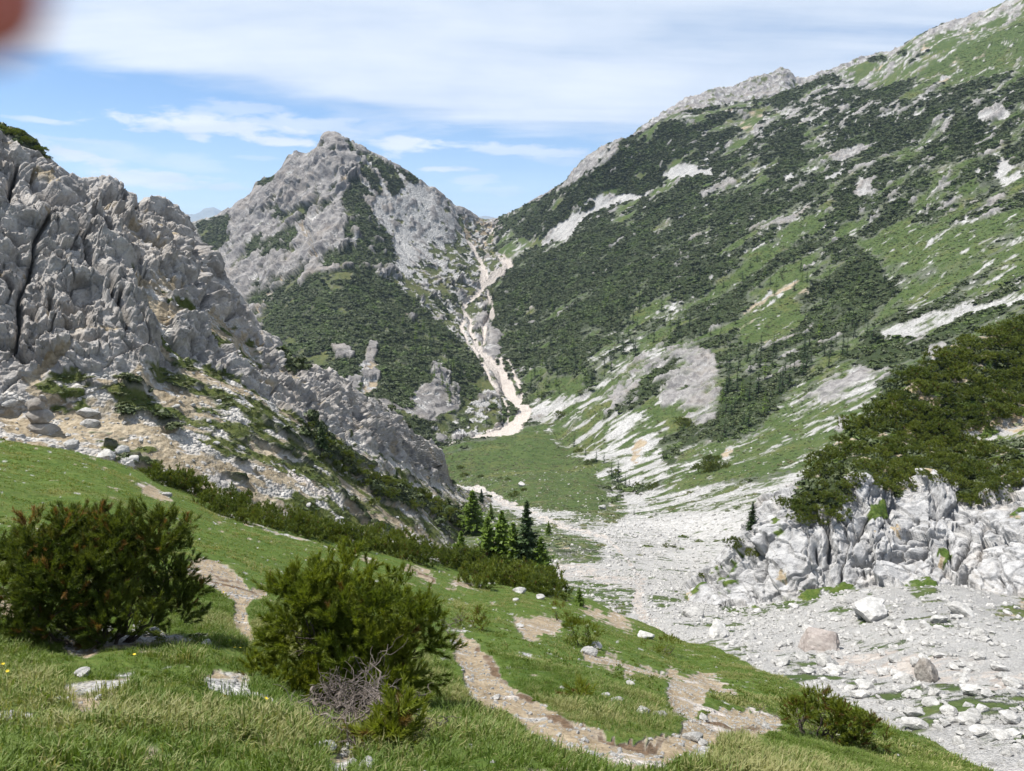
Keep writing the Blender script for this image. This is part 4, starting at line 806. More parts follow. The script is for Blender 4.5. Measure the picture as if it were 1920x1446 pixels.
OC = [Z(*zo,(730,740),(900,720),(1060,680),(1100,600),(1290,530),(1400,520)), Z(*zo,(800,760),(820,830)), Z(*zo,(480,640),(490,710)), Z(*zo,(1090,700),(1200,640),(1290,570)),
      Z(*zo,(1400,540),(1420,720),(1470,780)), Z(*zo,(1620,680),(1600,760),(1500,840)), Z(*zo,(1230,320),(1360,370),(1450,390)), Z(*zo,(1000,370),(1000,260)), Z(*zo,(190,620),(110,850)), Z(*zo,(840,440),(740,620)), Z(*zo,(1180,400),(1060,580)), Z(*zo,(1480,960),(1700,970)),
      Z(*zo,(560,420),(580,560),(570,690)), Z(*zo,(1770,850),(1800,920)), Z(*zo,(1590,420),(1500,640),(1440,760))]
oc = np.max([stroke(c, 3.6) for c in OC], 0); ocw = np.max([blur2(stroke(c, 10.0), 4.0) for c in OC], 0)
d -= (1.1 * samp(oc, fx, fy) + 0.7 * samp(ocw, fx, fy)) * rs
d += (1 - rs) * 0.35 * fbm(Pf / 1.5, 4, seed=77)
S.P = (Pf + n * d[:, None]).reshape(*S.shape, 3)
M_OUT = ground_mat('pale_limestone', 0.55, (0.34, 0.34, 0.345), (0.75, 0.745, 0.74), scrub=(0.035, 0.05, 0.014))
S_OUT = finish(S, 'hill', 'pale grey limestone outcrop of leaning slabs topped by dwarf pine, right of the scree', 'rock outcrop', M_OUT, Wt)

# ================================================================ near meadow the photographer stands on
crest_m = [(-500,700,30),(0,823,42),(70,836,42.5),(140,848,43),(210,866,44),(280,892,45),(400,945,50),(560,990,58),(640,1008,62),(760,1035,68),(870,1072,78),(1000,1097,77),(1100,1122,70),(1200,1168,60),(1260,1192,52),(1300,1205,46),(1340,1216,42),(1400,1243,35),(1440,1262,32),(1500,1288,28),(1560,1312,25),(1640,1346,21),(1700,1371,18.5),(1780,1403,16),(1880,1446,13),(2100,1540,10),(2500,1700,7)]
S = loft([
  [(-500,3000,1.0),(2500,3000,1.0)], [(-500,1446,2.9),(0,1446,3.3),(960,1446,3.9),(1500,1470,5.2),(1880,1560,5.0),(2500,1900,3)],
  [(-500,1330,4.6),(0,1250,6.6),(200,1185,9),(330,1180,9.2),(450,1210,8.3),(560,1300,7.0),(660,1330,6.8),(900,1330,7.5),(1100,1320,9.6),(1300,1335,12.5),(1450,1380,13.5),(1700,1450,11.5),(1900,1510,9.5),(2500,1750,5.5)],
  [(-500,900,18),(0,950,24),(400,1040,24),(560,1085,25),(800,1140,27),(1000,1170,31),(1150,1205,33),(1300,1252,31),(1500,1325,20.5),(1700,1405,15.5),(1900,1470,11.6),(2500,1722,6.3)],
  crest_m, [(p, y + 14, t * 1.12) for p, y, t in crest_m], [(p, y + 330, t * 1.75) for p, y, t in crest_m],
], -500, 2500, 2.6, 2.0, smooth=7, csm=[30,30,25,25,5,5,10])
z8, z7, z9 = (640,966,1/3), (0,966,1/3), (1280,966,1/3)
PATHS = [
  Z(*z8,(640,660),(640,760),(680,870),(720,980),(780,1050),(860,1090),(980,1120),(1050,1200),(1120,1258),(1220,1322),(1370,1366),(1520,1404),(1680,1422),(1810,1418),(1930,1375),(2020,1290),(2120,1260),(2220,1222),(2380,1200),(2480,1190),(2400,1150),(2220,1120),(2090,1090),(1960,1110),(1920,1180),(1960,1230),(1830,1262),(1700,1290),(1590,1270),(1450,1230),(1300,1180),(1190,1130),(1080,1060),(980,1000),(900,930),(850,860),(810,790),(770,740),(730,690),(680,650)),
  Z(*z9,(-70,940),(0,925),(80,900),(150,900),(230,950),(300,1000),(250,1010),(150,1000),(90,1060),(40,1110),(0,1120),(-60,1100),(-80,1020)),
  Z(*z8,(970,575),(1100,570),(1230,600),(1200,670),(1130,660),(1090,700),(1040,680),(1000,640)),
  Z(*z8,(1350,770),(1450,780),(1570,790),(1550,830),(1700,855),(1880,880),(1900,910),(1800,900),(1600,880),(1450,830),(1380,810)),
  Z(*z8,(600,385),(650,365),(690,390),(790,405),(740,410),(640,400)), Z(*z8,(300,300),(380,290),(460,310),(520,360),(450,345),(400,310)),
  Z(*z8,(1340,520),(1400,530),(1480,570),(1560,590),(1650,640),(1560,620),(1450,580),(1370,545)), Z(*z8,(80,240),(150,245),(220,275),(150,265)), Z(*z8,(1510,540),(1570,520),(1580,580),(1550,600)),
  Z(*z7,(1060,310),(1120,260),(1200,280),(1280,320),(1400,390),(1500,410),(1450,470),(1400,480),(1380,560),(1400,640),(1430,690),(1390,720),(1340,640),(1310,600),(1330,540),(1320,480),(1230,420),(1130,350)),
  Z(*z7,(0,430),(60,460),(120,520),(60,560),(0,560)), Z(*z6,(770,670),(850,690),(920,740),(970,770),(900,760),(830,740)),
]
GRAV = [Z(*z7,(200,660),(350,680),(560,680),(740,640),(1000,640),(1190,650),(1200,690),(1090,700),(900,710),(650,740),(480,790),(380,760),(360,720)),
  Z(*z7,(1130,870),(1200,830),(1350,840),(1420,900),(1380,970),(1280,990),(1180,950)), Z(*z7,(320,940),(500,900),(760,880),(700,940),(650,980),(540,980),(380,1000)),
  Z(*z7,(760,1280),(1000,1260),(1090,1300),(1020,1350),(830,1370)), Z(*z7,(420,1040),(540,1050),(560,1100),(450,1080)), Z(*z8,(980,740),(1050,770),(1110,810),(1060,810)), Z(*z8,(1600,1180),(1690,1205),(1660,1215)),
  Z(*z8,(0,1300),(50,1290),(60,1440),(-60,1440),(-100,1360)), Z(*z9,(0,1240),(140,1290),(150,1370),(20,1380),(-30,1330))]
BANK = [stroke(Z(*z8,(1830,1275),(1700,1300),(1590,1280),(1450,1240),(1300,1190),(1190,1140),(1080,1070),(980,1010),(900,940),(850,870),(800,790),(760,730)), [6, 9, 10, 8, 7, 8, 9, 12, 13, 12, 11, 8]),
        stroke(Z(*z7,(1080,330),(1200,330),(1320,380),(1430,420)), 16), stroke(Z(*z8,(410,315),(460,330),(515,365)), 7), stroke(Z(*z9,(30,1130),(150,1130),(300,1165),(450,1195)), 7), stroke(Z(*z6,(1500,560),(1530,600)), 3)]
C = paint(dict(grass=.93, tan=.045, scree=.025), [*[(g, 6, dict(scree=.45, tan=.55, grass=.08)) for g in GRAV], *[(np.clip(blur2(raster(p), 5) * 1.7, 0, 1), 1.0, dict(tan=1.0, pink=.12, scree=.06)) for p in PATHS],
  *[(b_, 1.5, dict(scrub=.8, tan=.25), 0.85) for b_ in BANK],
  (stroke(Z(*z6,(1230,860),(1330,890),(1500,940),(1620,980),(1720,1000),(1850,1040),(1920,1060)), 5), 1, dict(scree=.6, tan=.5), 0.8),
  ([(1060,1090),(1140,1110),(1240,1160),(1330,1200),(1440,1250),(1560,1300),(1880,1440),(1880,1420),(1440,1230),(1240,1140),(1100,1080)], 3, dict(grass=.75, scree=.3))])
Wt = classify(S, C, 1100, [2, .6, 1.5, 2, .8, 1.2], 0.7, warp=(5.0, 3.0))
Pf = S.P.reshape(-1, 3); n = normals(S.P).reshape(-1, 3); t = 1.0 / S.IT.ravel(); fx, fy = S.PX.ravel(), S.PY.ravel()
fall = sstep(4, 14, t)
path = gblur(gblur((Wt[:, 4] + Wt[:, 5] + Wt[:, 1] + 0.3 * Wt[:, 3]).reshape(S.shape), 5, 0), 4, 1).ravel()
d = fall * 0.5 * fbm(Pf / 6, 3, seed=91) + 0.10 * fbm(Pf / 1.2, 4, 0.55, seed=92) + 0.04 * fbm(Pf / 0.3, 3, seed=93) - path * (0.035 + 0.05 * fall)
d += path * 0.012 * fbm(Pf / 0.16, 3, 0.6, seed=94)
Pn = Pf.copy(); Pn[:, 2] += d
S.P = Pn.reshape(*S.shape, 3)
M_MEAD = ground_mat('meadow_ground', 0.16, (0.3, 0.29, 0.27), (0.5, 0.48, 0.45), grass_a=(0.06, 0.115, 0.016), grass_b=(0.13, 0.185, 0.035), tan_a=(0.25, 0.19, 0.118), tan_b=(0.46, 0.375, 0.26), scrub=(0.15, 0.10, 0.062))
S_MEAD = finish(S, 'ground', 'steep grassy meadow with a winding gravel footpath in the foreground', 'meadow', M_MEAD, Wt)

# the same meadow carried on to the left of the picture, coarser
S = loft([[(-500,3000,1.0)], [(-500,1446,2.9)], [(-500,1330,4.6)], [(-500,900,18)], [(-500,700,30)], [(-500,714,33.6)], [(-500,1030,52)]], -4000, -496, 40, 14, smooth=2)
S.P[..., 2] -= 0.03
finish(S, 'ground', 'continuation of the grassy meadow beyond the left edge of the view', 'meadow', M_MEAD, np.tile(wv(grass=.95, tan=.05), (S.PX.size, 1)))

# ================================================================ blue mountains far away through the two gaps
M_FAR = ground_mat('distant_rock', 120.0, (0.16, 0.17, 0.16), (0.30, 0.30, 0.29))
for nm, cr, tt, lab in (('mountain', [(180,430),(250,412),(300,402),(322,399),(345,402),(355,405),(366,404),(376,400),(386,396),(400,394),(410,398),(420,401),(440,398),(470,404),(520,410),(700,418)], 15000.0, 'distant blue mountain range low on the skyline left of the pointed peak'),
                        ('mountain', [(780,440),(860,418),(885,409),(900,408),(912,409),(925,411),(940,413),(1000,430)], 16500.0, 'distant blue hills just showing in the notch of the pass')):
    S = loft([[(p, y + 30, tt * 1.25) for p, y in cr], [(p, y, tt) for p, y in cr], [(p, y + 45, tt * 0.86) for p, y in cr], [(p, y + 140, tt * 0.7) for p, y in cr]], cr[0][0], cr[-1][0], 2.0, 1.6, smooth=3, csm=[3, 2, 8, 8])
    Pf = S.P.reshape(-1, 3); n = normals(S.P).reshape(-1, 3)
    d = 130 * fbm(Pf / 700, 5, 0.55, seed=97, ridged=True)
    S.P = (Pf + n * d[:, None]).reshape(*S.shape, 3)
    Wt = np.tile(wv(rock=.6, grass=.4), (len(Pf), 1))
    finish(S, nm, lab, 'mountain', M_FAR, Wt)
# ---------------------------------------------------------------- shapes for plants and stones
RNG = np.random.default_rng(7)
def unit(v):
    return v / (np.linalg.norm(v, axis=-1, keepdims=True) + 1e-9)
def rand_dirs(n, up=0.0, rng=RNG):
    v = unit(rng.normal(size=(n, 3))); v[:, 2] += up
    return unit(v)
class MB:
    """collects triangles"""
    def __init__(s): s.V = []; s.F = []; s.T = []; s.n = 0
    def add(s, V, F, tint=None):
        V = np.asarray(V, float); F = np.asarray(F, int)
        s.V.append(V); s.F.append(F + s.n); s.n += len(V)
        s.T.append(np.zeros(len(V)) if tint is None else np.broadcast_to(tint, (len(V),)))
    def tris(s, A, B, Cc, tint=None):
        n = len(A); V = np.stack([A, B, Cc], 1).reshape(-1, 3); F = np.arange(3 * n).reshape(n, 3)
        s.add(V, F, None if tint is None else np.repeat(np.broadcast_to(tint, (n,)), 3))
    def tube(s, pts, r, k=6, tint=None):
        pts = np.asarray(pts, float); n = len(pts); r = np.broadcast_to(r, (n,))
        tg = unit(np.gradient(pts, axis=0)); a = np.array([0.31, 0.17, 0.93])
        u = unit(np.cross(tg, a)); v = np.cross(tg, u)
        an = np.arange(k) * 2 * math.pi / k
        R = pts[:, None] + r[:, None, None] * (np.cos(an)[None, :, None] * u[:, None] + np.sin(an)[None, :, None] * v[:, None])
        i = np.arange(n * k).reshape(n, k); j = np.roll(i, -1, 1)
        q = np.stack([i[:-1], j[:-1], j[1:], i[1:]], -1).reshape(-1, 4)
        s.add(R.reshape(-1, 3), np.concatenate([q[:, [0, 1, 2]], q[:, [0, 2, 3]]]), tint)
    def mesh(s, name, mat, smooth=False):
        V = np.concatenate(s.V); F = np.concatenate(s.F); me = new_mesh(name, V, F, mat, smooth)
        T = np.concatenate(s.T)
        if len(T) == len(me.vertices): vattr(me, 'tint', T)
        return me
def wander(p0, d0, L, n, bend=0.35, up=0.0, rng=RNG):
    p = [np.array(p0, float)]; d = np.array(d0, float)
    for _ in range(n):
        d = d + rng.normal(size=3) * bend; d[2] += up; d /= np.linalg.norm(d)
        p.append(p[-1] + d * L / n)
    return np.array(p)

def plant_mat(name, ca, cb, brown=(0.16, 0.075, 0.03), transl=0.25, instancer=False):
    m, t = new_mat(name)
    ca, cb, brown = (tuple(x * 0.76 for x in c_) for c_ in (ca, cb, brown))
    a = t.node('ShaderNodeAttribute', attribute_name='tint')
    oi = t.node('ShaderNodeObjectInfo')
    g = t.node('ShaderNodeNewGeometry')
    nz = t.noise(g.outputs['Position'], 1.7 if not instancer else 0.13, 3, 0.6)
    f = t.math('ADD', t.math('MULTIPLY', oi.outputs['Random'], 0.45), t.math('MULTIPLY', t.remap(nz, 0.3, 0.7), 0.6), clamp=True)
    c = t.mix(f, ca, cb)
    ri = g.outputs.get('Random Per Island')
    c = t.mix(t.math('MULTIPLY', ri, 0.45), c, tuple(x * 0.55 for x in ca))
    c = t.mix(a.outputs['Fac'], c, brown)
    if instancer:
        b = t.node('ShaderNodeAttribute', attribute_name='itint'); b.attribute_type = 'INSTANCER'
        c = t.mix(b.outputs['Fac'], c, brown)
    d = t.node('ShaderNodeBsdfPrincipled'); t.l.new(c, d.inputs['Base Color']); d.inputs['Roughness'].default_value = 0.55
    d.inputs['Specular IOR Level'].default_value = 0.25
    o = t.node('ShaderNodeOutputMaterial')
    if transl > 0:
        tr = t.node('ShaderNodeBsdfTranslucent'); t.l.new(t.mix(1.0, c, (1.2, 1.25, 0.6), 'MULTIPLY'), tr.inputs[0])
        mx = t.node('ShaderNodeMixShader'); mx.inputs[0].default_value = transl
        t.l.new(d.outputs[0], mx.inputs[1]); t.l.new(tr.outputs[0], mx.inputs[2]); t.l.new(mx.outputs[0], o.inputs[0])
    else:
        t.l.new(d.outputs[0], o.inputs[0])
    return m
def plain_mat(name, ca, cb, scale, rough=0.85, bump=0.3):
    m, t = new_mat(name)
    ca, cb = (tuple(x * 0.70 for x in c_) for c_ in (ca, cb))
    tc = t.node('ShaderNodeTexCoord'); oi = t.node('ShaderNodeObjectInfo')
    n = t.noise(tc.outputs['Object'], scale, 6, 0.65); n2 = t.noise(tc.outputs['Object'], scale * 6, 4, 0.6)
    f = t.math('ADD', t.remap(t.math('ADD', t.math('MULTIPLY', n, 0.7), t.math('MULTIPLY', n2, 0.3)), 0.33, 0.68), t.math('MULTIPLY', t.math('SUBTRACT', oi.outputs['Random'], 0.5), 0.45), clamp=True)
    c = t.mix(f, ca, cb)
    bp = t.node('ShaderNodeBump'); bp.inputs['Strength'].default_value = 0.6; bp.inputs['Distance'].default_value = bump / scale
    t.l.new(t.math('ADD', n, t.math('MULTIPLY', n2, 0.4)), bp.inputs['Height'])
    d = t.node('ShaderNodeBsdfPrincipled'); t.l.new(c, d.inputs['Base Color']); d.inputs['Roughness'].default_value = rough
    d.inputs['Specular IOR Level'].default_value = 0.2; t.l.new(bp.outputs[0], d.inputs['Normal'])
    o = t.node('ShaderNodeOutputMaterial'); t.l.new(d.outputs[0], o.inputs[0])
    return m
M_PINE = plant_mat('pine_needles', (0.11, 0.165, 0.018), (0.33, 0.36, 0.04), transl=0.36)
M_PINE_DARK = plant_mat('pine_needles_dark', (0.075, 0.115, 0.018), (0.24, 0.27, 0.04), brown=(0.30, 0.15, 0.05), transl=0.32)
M_PINE_MID = plant_mat('pine_needles_mid', (0.075, 0.12, 0.022), (0.27, 0.31, 0.05), transl=0.3)  # needle colour of the dwarf pines at middle distance
M_PINE_FAR = plant_mat('pine_scrub', (0.050, 0.074, 0.026), (0.110, 0.135, 0.046), brown=(0.13, 0.20, 0.042), transl=0.0, instancer=True)
M_LARCH = plant_mat('larch_needles', (0.15, 0.25, 0.04), (0.29, 0.40, 0.068), transl=0.42)
M_SPRUCE = plant_mat('spruce_needles', (0.034, 0.068, 0.024), (0.085, 0.14, 0.042), transl=0.2)
M_GRASS = plant_mat('grass_blades', (0.12, 0.20, 0.028), (0.24, 0.32, 0.055), brown=(0.46, 0.41, 0.20), transl=0.35, instancer=True)
M_TURF = plant_mat('turf', (0.055, 0.098, 0.026), (0.112, 0.15, 0.048), brown=(0.15, 0.155, 0.065), transl=0.0, instancer=True)
M_BARK = plain_mat('bark', (0.07, 0.055, 0.045), (0.20, 0.165, 0.135), 9.0)
M_DEAD = plain_mat('dead_wood', (0.10, 0.08, 0.065), (0.29, 0.245, 0.215), 14.0)
M_ROCK = plain_mat('pale_rock', (0.32, 0.315, 0.30), (0.70, 0.685, 0.655), 2.4, bump=0.35)
M_ROCKB = plain_mat('brown_rock', (0.22, 0.19, 0.165), (0.46, 0.43, 0.39), 1.6, bump=0.35)
M_ROCKP = plain_mat('pinkish_rock', (0.33, 0.285, 0.26), (0.56, 0.51, 0.47), 2.4, bump=0.3)

def needles(mb, P, D, L, nn, nl, nw, rng, tint=None, spread=0.75):
    """shoots at P along D: nn needle triangles each"""
    n = len(P)
    k = rng.random((n, nn, 1)) ** 0.6
    base = P[:, None] + D[:, None] * (k * L[:, None, None])
    r = unit(rng.normal(size=(n, nn, 3))); r = unit(r - (r * D[:, None]).sum(-1, keepdims=True) * D[:, None])
    dirn = unit(D[:, None] * (1.15 - spread * 0.5 + 0.5 * k) + r * spread)
    side = unit(np.cross(dirn, unit(rng.normal(size=(n, nn, 3)))))
    ln = nl * (0.7 + 0.6 * rng.random((n, nn, 1)))
    A = base - side * nw / 2; B = base + side * nw / 2; Cc = base + dirn * ln
    mb.tris(A.reshape(-1, 3), B.reshape(-1, 3), Cc.reshape(-1, 3), None if tint is None else np.repeat(tint, nn))
def lobes(size, n, rng, flat=0.0):
    """lobe centres and radii filling a dome of half-widths size (x, y, height), skirts down to the ground"""
    c = []; R = []
    for i in range(n):
        a = (i + rng.random() * 0.8) * 2.399963; q = math.sqrt((i + 0.5) / n) * 0.80; h = (1 - q ** 2.4) ** 0.5
        z = h * (0.08 + 0.60 * rng.random()) if i % 3 else h * (0.62 + 0.14 * rng.random())
        c.append((q * math.cos(a) * size[0], q * math.sin(a) * size[1], z * size[2])); R.append(0.22 + 0.12 * rng.random())
    return np.array(c), np.array(R)
def bush_mesh(name, size, nshoot, nn, nl, nw, L, seed, mat, nl_lobes=14, brown=0.06, up=0.9, browntop=0.0, shell=0.6):
    rng = np.random.default_rng(seed); mb = MB()
    c, R = lobes(size, nl_lobes, rng)
    per = 5; ncl = max(1, nshoot // per); nshoot = ncl * per      # twigs end in tufts of shoots
    k = rng.integers(0, nl_lobes, ncl)
    v = rand_dirs(ncl, 0.35, rng)
    rr = R[k] * np.where(rng.random(ncl) < shell, 0.9 + 0.2 * rng.random(ncl), 0.45 + 0.45 * rng.random(ncl))
    P = c[k] + v * rr[:, None] * np.array(size) * np.array([1, 1, 0.95])
    P[:, 2] = np.maximum(P[:, 2], 0.02 * size[2])
    D0 = unit(v * 0.9 + np.array([0, 0, up]) + 0.2 * rng.normal(size=(ncl, 3)))
    P = np.repeat(P, per, 0); D = unit(np.repeat(D0, per, 0) + 0.42 * rng.normal(size=(nshoot, 3)))
    P = P + D * 0.15 * L
    Ls = L * (0.6 + 0.9 * rng.random(nshoot))
    nz = fbm(P / (0.35 * max(size)) + seed, 2)
    tb = np.where(rng.random(nshoot) < brown, 0.8, 0.0) + browntop * sstep(0.62, 1.0, P[:, 2] / size[2]) * sstep(0.0, 0.25, nz) * rng.random(nshoot)
    needles(mb, P, D, Ls, nn, nl, nw, rng, np.clip(tb, 0, 1))
    return mb.mesh(name, mat), c
def clump_mesh(name, seed, n=110, mat=None):
    """a low mound of dwarf pine seen from far away, about 1 m in radius"""
    rng = np.random.default_rng(seed); mb = MB()
    v = rand_dirs(n, 0.5, rng); v[:, 2] = np.abs(v[:, 2])
    c = v * np.array([1, 1, 0.72]) * (0.62 + 0.4 * rng.random((n, 1)))
    nrm = unit(v + 0.7 * rng.normal(size=(n, 3))); a = unit(np.cross(nrm, rng.normal(size=(n, 3)))); b = np.cross(nrm, a)
    s = 0.26 * (0.6 + 0.8 * rng.random((n, 1)))
    mb.tris(c + a * s, c - a * s * 0.6 + b * s, c - a * s * 0.5 - b * s)
    return mb.mesh(name, mat)
def conifer_mesh(name, h, r, whorls, per, tr, mat, seed, droop=0.25, gap=0.0, base=0.08, parts=False, fine=6):
    """returns crown mesh builder (and trunk) for a conifer of height h and base radius r"""
    rng = np.random.default_rng(seed); cr = MB(); tk = MB()
    tk.tube([(0, 0, -0.05 * h), (0, 0, 0.3 * h), (0, 0, 0.7 * h), (0, 0, 0.99 * h)], [tr, tr * 0.75, tr * 0.35, tr * 0.06], 6)
    for w in range(whorls):
        f = (w + rng.random() * 0.5) / whorls; z = h * (base + (0.985 - base) * f)
        rad = r * (1 - f) ** 0.85 * (0.75 + 0.45 * rng.random()) + 0.02 * h * (1 - f)
        for b in range(per):
            if rng.random() < gap: continue
            a = rng.random() * 2 * math.pi; L = rad * (0.65 + 0.55 * rng.random())
            d = np.array([math.cos(a), math.sin(a), -droop * (1 - f) + 0.12]); d /= np.linalg.norm(d)
            k = max(2, int(fine * (0.4 + L / r)))
            tt = (np.arange(k) + rng.random(k)) / k
            p = np.array([0, 0, z]) + d * (tt * L)[:, None]; p[:, 2] += 0.10 * L * (tt ** 2)
            s = (0.10 * r + 0.13 * L) * (1.15 - 0.6 * tt)[:, None]
            sd = unit(np.cross(d, [0, 0, 1.0]) + 0.5 * rng.normal(size=(k, 3)))
            e = unit(d + 0.5 * rng.normal(size=(k, 3)) - np.array([0, 0, 0.25]))
            cr.tris(p - sd * s * 0.75, p + sd * s * 0.75, p + e * s * 1.5)
            p2 = p - np.array([0, 0, 0.25]) * s
            cr.tris(p2 - e * s * 0.5, p2 + e * s * 0.7, p2 + sd * s * np.where(rng.random((k, 1)) < .5, 1, -1) * 1.1)
    if parts: return cr.mesh(name + '_crown', mat), tk.mesh(name + '_trunk', M_BARK, True)
    return cr.mesh(name, mat)
def rock_mesh(name, seed, mat, sub=4, flat=1.0, ang=0.55):
    import bmesh
    bm = bmesh.new(); bmesh.ops.create_icosphere(bm, subdivisions=sub, radius=0.5)
    V = np.array([v.co[:] for v in bm.verts]); F = np.array([[v.index for v in f.verts] for f in bm.faces]); bm.free()
    rng = np.random.default_rng(seed)
    for _ in range(15):                                   # cleave with planes for an angular stone
        nrm = unit(rng.normal(size=3)); o = 0.5 * (0.50 + 0.35 * rng.random())
        q = V @ nrm - o; V = V - np.where(q > 0, q * 0.82, 0)[:, None] * nrm
    w_ = worley(V * 3.1 + seed, seed)
    V = V * (1 + 0.10 * ang * (w_[:, 2] - 0.5) + 0.16 * ang * w_[:, 3] + 0.10 * fbm(V * 3 + seed, 4, 0.6, seed=seed))[:, None]
    V = V * (1 + 0.05 * fbm(V * 9, 3, 0.6, seed=seed, ridged=True))[:, None]
    V *= np.array([1.0, 0.85, flat]); V -= V.mean(0)
    ex = np.ptp(V[:, 0]); V /= ex
    return new_mesh(name, V, F, mat, False)

# instances of countless small things as ONE object through geometry nodes
def scatter(name, label, cat, protos, P, rot, scl, tint, kind='stuff'):
    pc = bpy.data.collections.new(name + '_kinds')
    for me in protos:
        o = bpy.data.objects.new(me.name, me); pc.objects.link(o)
    me = bpy.data.meshes.new(name); P = np.asarray(P, np.float32)
    me.vertices.add(len(P)); me.vertices.foreach_set('co', P.ravel())
    vattr(me, 'irot', rot, 'FLOAT_VECTOR'); vattr(me, 'iscl', scl, 'FLOAT_VECTOR'); vattr(me, 'itint', tint)
    vattr(me, 'ikind', RNG.integers(0, len(protos), len(P)), 'INT')
    o = link(name, me); tag(o, label, cat, kind=kind)
    ng = bpy.data.node_groups.new(name, 'GeometryNodeTree')
    ng.interface.new_socket('Geometry', in_out='INPUT', socket_type='NodeSocketGeometry')
    ng.interface.new_socket('Geometry', in_out='OUTPUT', socket_type='NodeSocketGeometry')
    n, l = ng.nodes, ng.links
    gi, go = n.new('NodeGroupInput'), n.new('NodeGroupOutput')
    mp = n.new('GeometryNodeMeshToPoints'); l.new(gi.outputs[0], mp.inputs['Mesh'])
    ci = n.new('GeometryNodeCollectionInfo'); ci.inputs['Collection'].default_value = pc
    ci.inputs['Separate Children'].default_value = True; ci.inputs['Reset Children'].default_value = True
    ip = n.new('GeometryNodeInstanceOnPoints'); ip.inputs['Pick Instance'].default_value = True
    def na(nm, ty):
        a = n.new('GeometryNodeInputNamedAttribute'); a.data_type = ty; a.inputs['Name'].default_value = nm
        return a.outputs['Attribute']
    l.new(mp.outputs[0], ip.inputs['Points']); l.new(ci.outputs[0], ip.inputs['Instance'])
    l.new(na('ikind', 'INT'), ip.inputs['Instance Index'])
    er = n.new('FunctionNodeEulerToRotation'); l.new(na('irot', 'FLOAT_VECTOR'), er.inputs[0]); l.new(er.outputs[0], ip.inputs['Rotation'])
    l.new(na('iscl', 'FLOAT_VECTOR'), ip.inputs['Scale'])
    l.new(ip.outputs[0], go.inputs[0])
    md = o.modifiers.new('scatter', 'NODES'); md.node_group = ng
    return o
def sheet_verts(S, wfun, tmin, tmax, pfun, seed, box=(-60, -60, 1980, 1510)):
    """random visible vertices; pfun(t) is the chance for a vertex of weight 1"""
    rng = np.random.default_rng(seed)
    W_ = S.W; t = S.QT.ravel()
    x, y = S.QX.ravel(), S.QY.ravel()
    ok = (t > tmin) & (t < tmax) & (x > box[0]) & (x < box[2]) & (y > box[1]) & (y < box[3])
    ok &= (S.N.reshape(-1, 3) * -S.P.reshape(-1, 3)).sum(1) > 0
    p = np.where(ok, pfun(t) * wfun(W_), 0)
    return np.nonzero(rng.random(len(p)) < p)[0], rng
# ================================================================ far slopes: dwarf pine cover, one mass
PROTO = [clump_mesh('pine_clump', 10 + k, 110, M_PINE_FAR) for k in range(6)]
def cover(name, label, S, tmin, tmax, D, over, seed, dens=1.0, dx=1.8, thr=0.45, hs=0.8):
    i, rng = sheet_verts(S, lambda W_: sstep(thr, thr + 0.25, W_[:, 3]), tmin, tmax, lambda t: np.clip(over / (D * FPX / t / dx) ** 2, 0, 1), seed)
    P = S.P.reshape(-1, 3)[i] + np.array([0, 0, -0.15 * D]); n = len(i)
    s = 0.5 * D * (0.55 + 1.7 * rng.random(n) ** 3)
    sc = np.stack([s * 1.15, s * 1.15, s * hs * (0.8 + 0.7 * rng.random(n))], -1)
    rot = np.stack([0.25 * rng.normal(size=n), 0.25 * rng.normal(size=n), rng.random(n) * 6.28], -1)
    tint = np.clip(sstep(-0.02, 0.3, fbm(P / 22, 4, 0.6, seed=seed)) * (0.25 + 0.6 * rng.random(n)), 0, 1)
    return scatter(name, label, 'dwarf pine', PROTO, P, rot, sc, tint)
cover('dwarf_pine_cover', 'dark dwarf pine spread in bands over the right-hand mountainside', S_VAL, 200, 1300, 2.3, 3.6, 1, hs=0.6)
cover('dwarf_pine_cover', 'dark dwarf pine covering the spur below the pointed peak', S_MID, 400, 1300, 2.6, 3.4, 2, dx=1.7, hs=0.6)
cover('dwarf_pine_cover', 'low dark pine scrub in patches on the left rocky hill', S_LEFT, 70, 420, 1.2, 2.0, 3, dx=1.55)
cover('dwarf_pine_cover', 'low pine branches filling the ground between the bushes above the outcrop', S_OUT, 60, 150, 0.9, 2.4, 4, dx=1.5)

TURF = [clump_mesh('turf_clump', 30 + k, 60, M_TURF) for k in range(4)]
def turf(label, S, tmin, tmax, D, over, seed, dx):
    i, rng = sheet_verts(S, lambda W_: sstep(0.4, 0.7, W_[:, 2]), tmin, tmax, lambda t: np.clip(over / (D * FPX / t / dx) ** 2, 0, 0.5), seed)
    P = S.P.reshape(-1, 3)[i]; n = len(i); nz = fbm(P / 9, 3, seed=seed)
    s = 0.5 * D * (0.5 + 0.8 * rng.random(n) ** 2) * (1 + nz)
    scatter('turf', label, 'grass', TURF, P, np.stack([0 * s, 0 * s, rng.random(n) * 6.28], -1), np.stack([s * 1.3, s * 1.3, s * 0.45], -1), np.clip(0.3 + 1.5 * nz + 0.3 * rng.normal(size=n), 0, 1))
turf('tussocky grass of the valley meadow and slopes', S_VAL, 120, 900, 1.5, 0.9, 51, 1.8)
turf('tufted grass on the ledges of the left hill', S_LEFT, 60, 400, 0.7, 0.9, 52, 1.55)
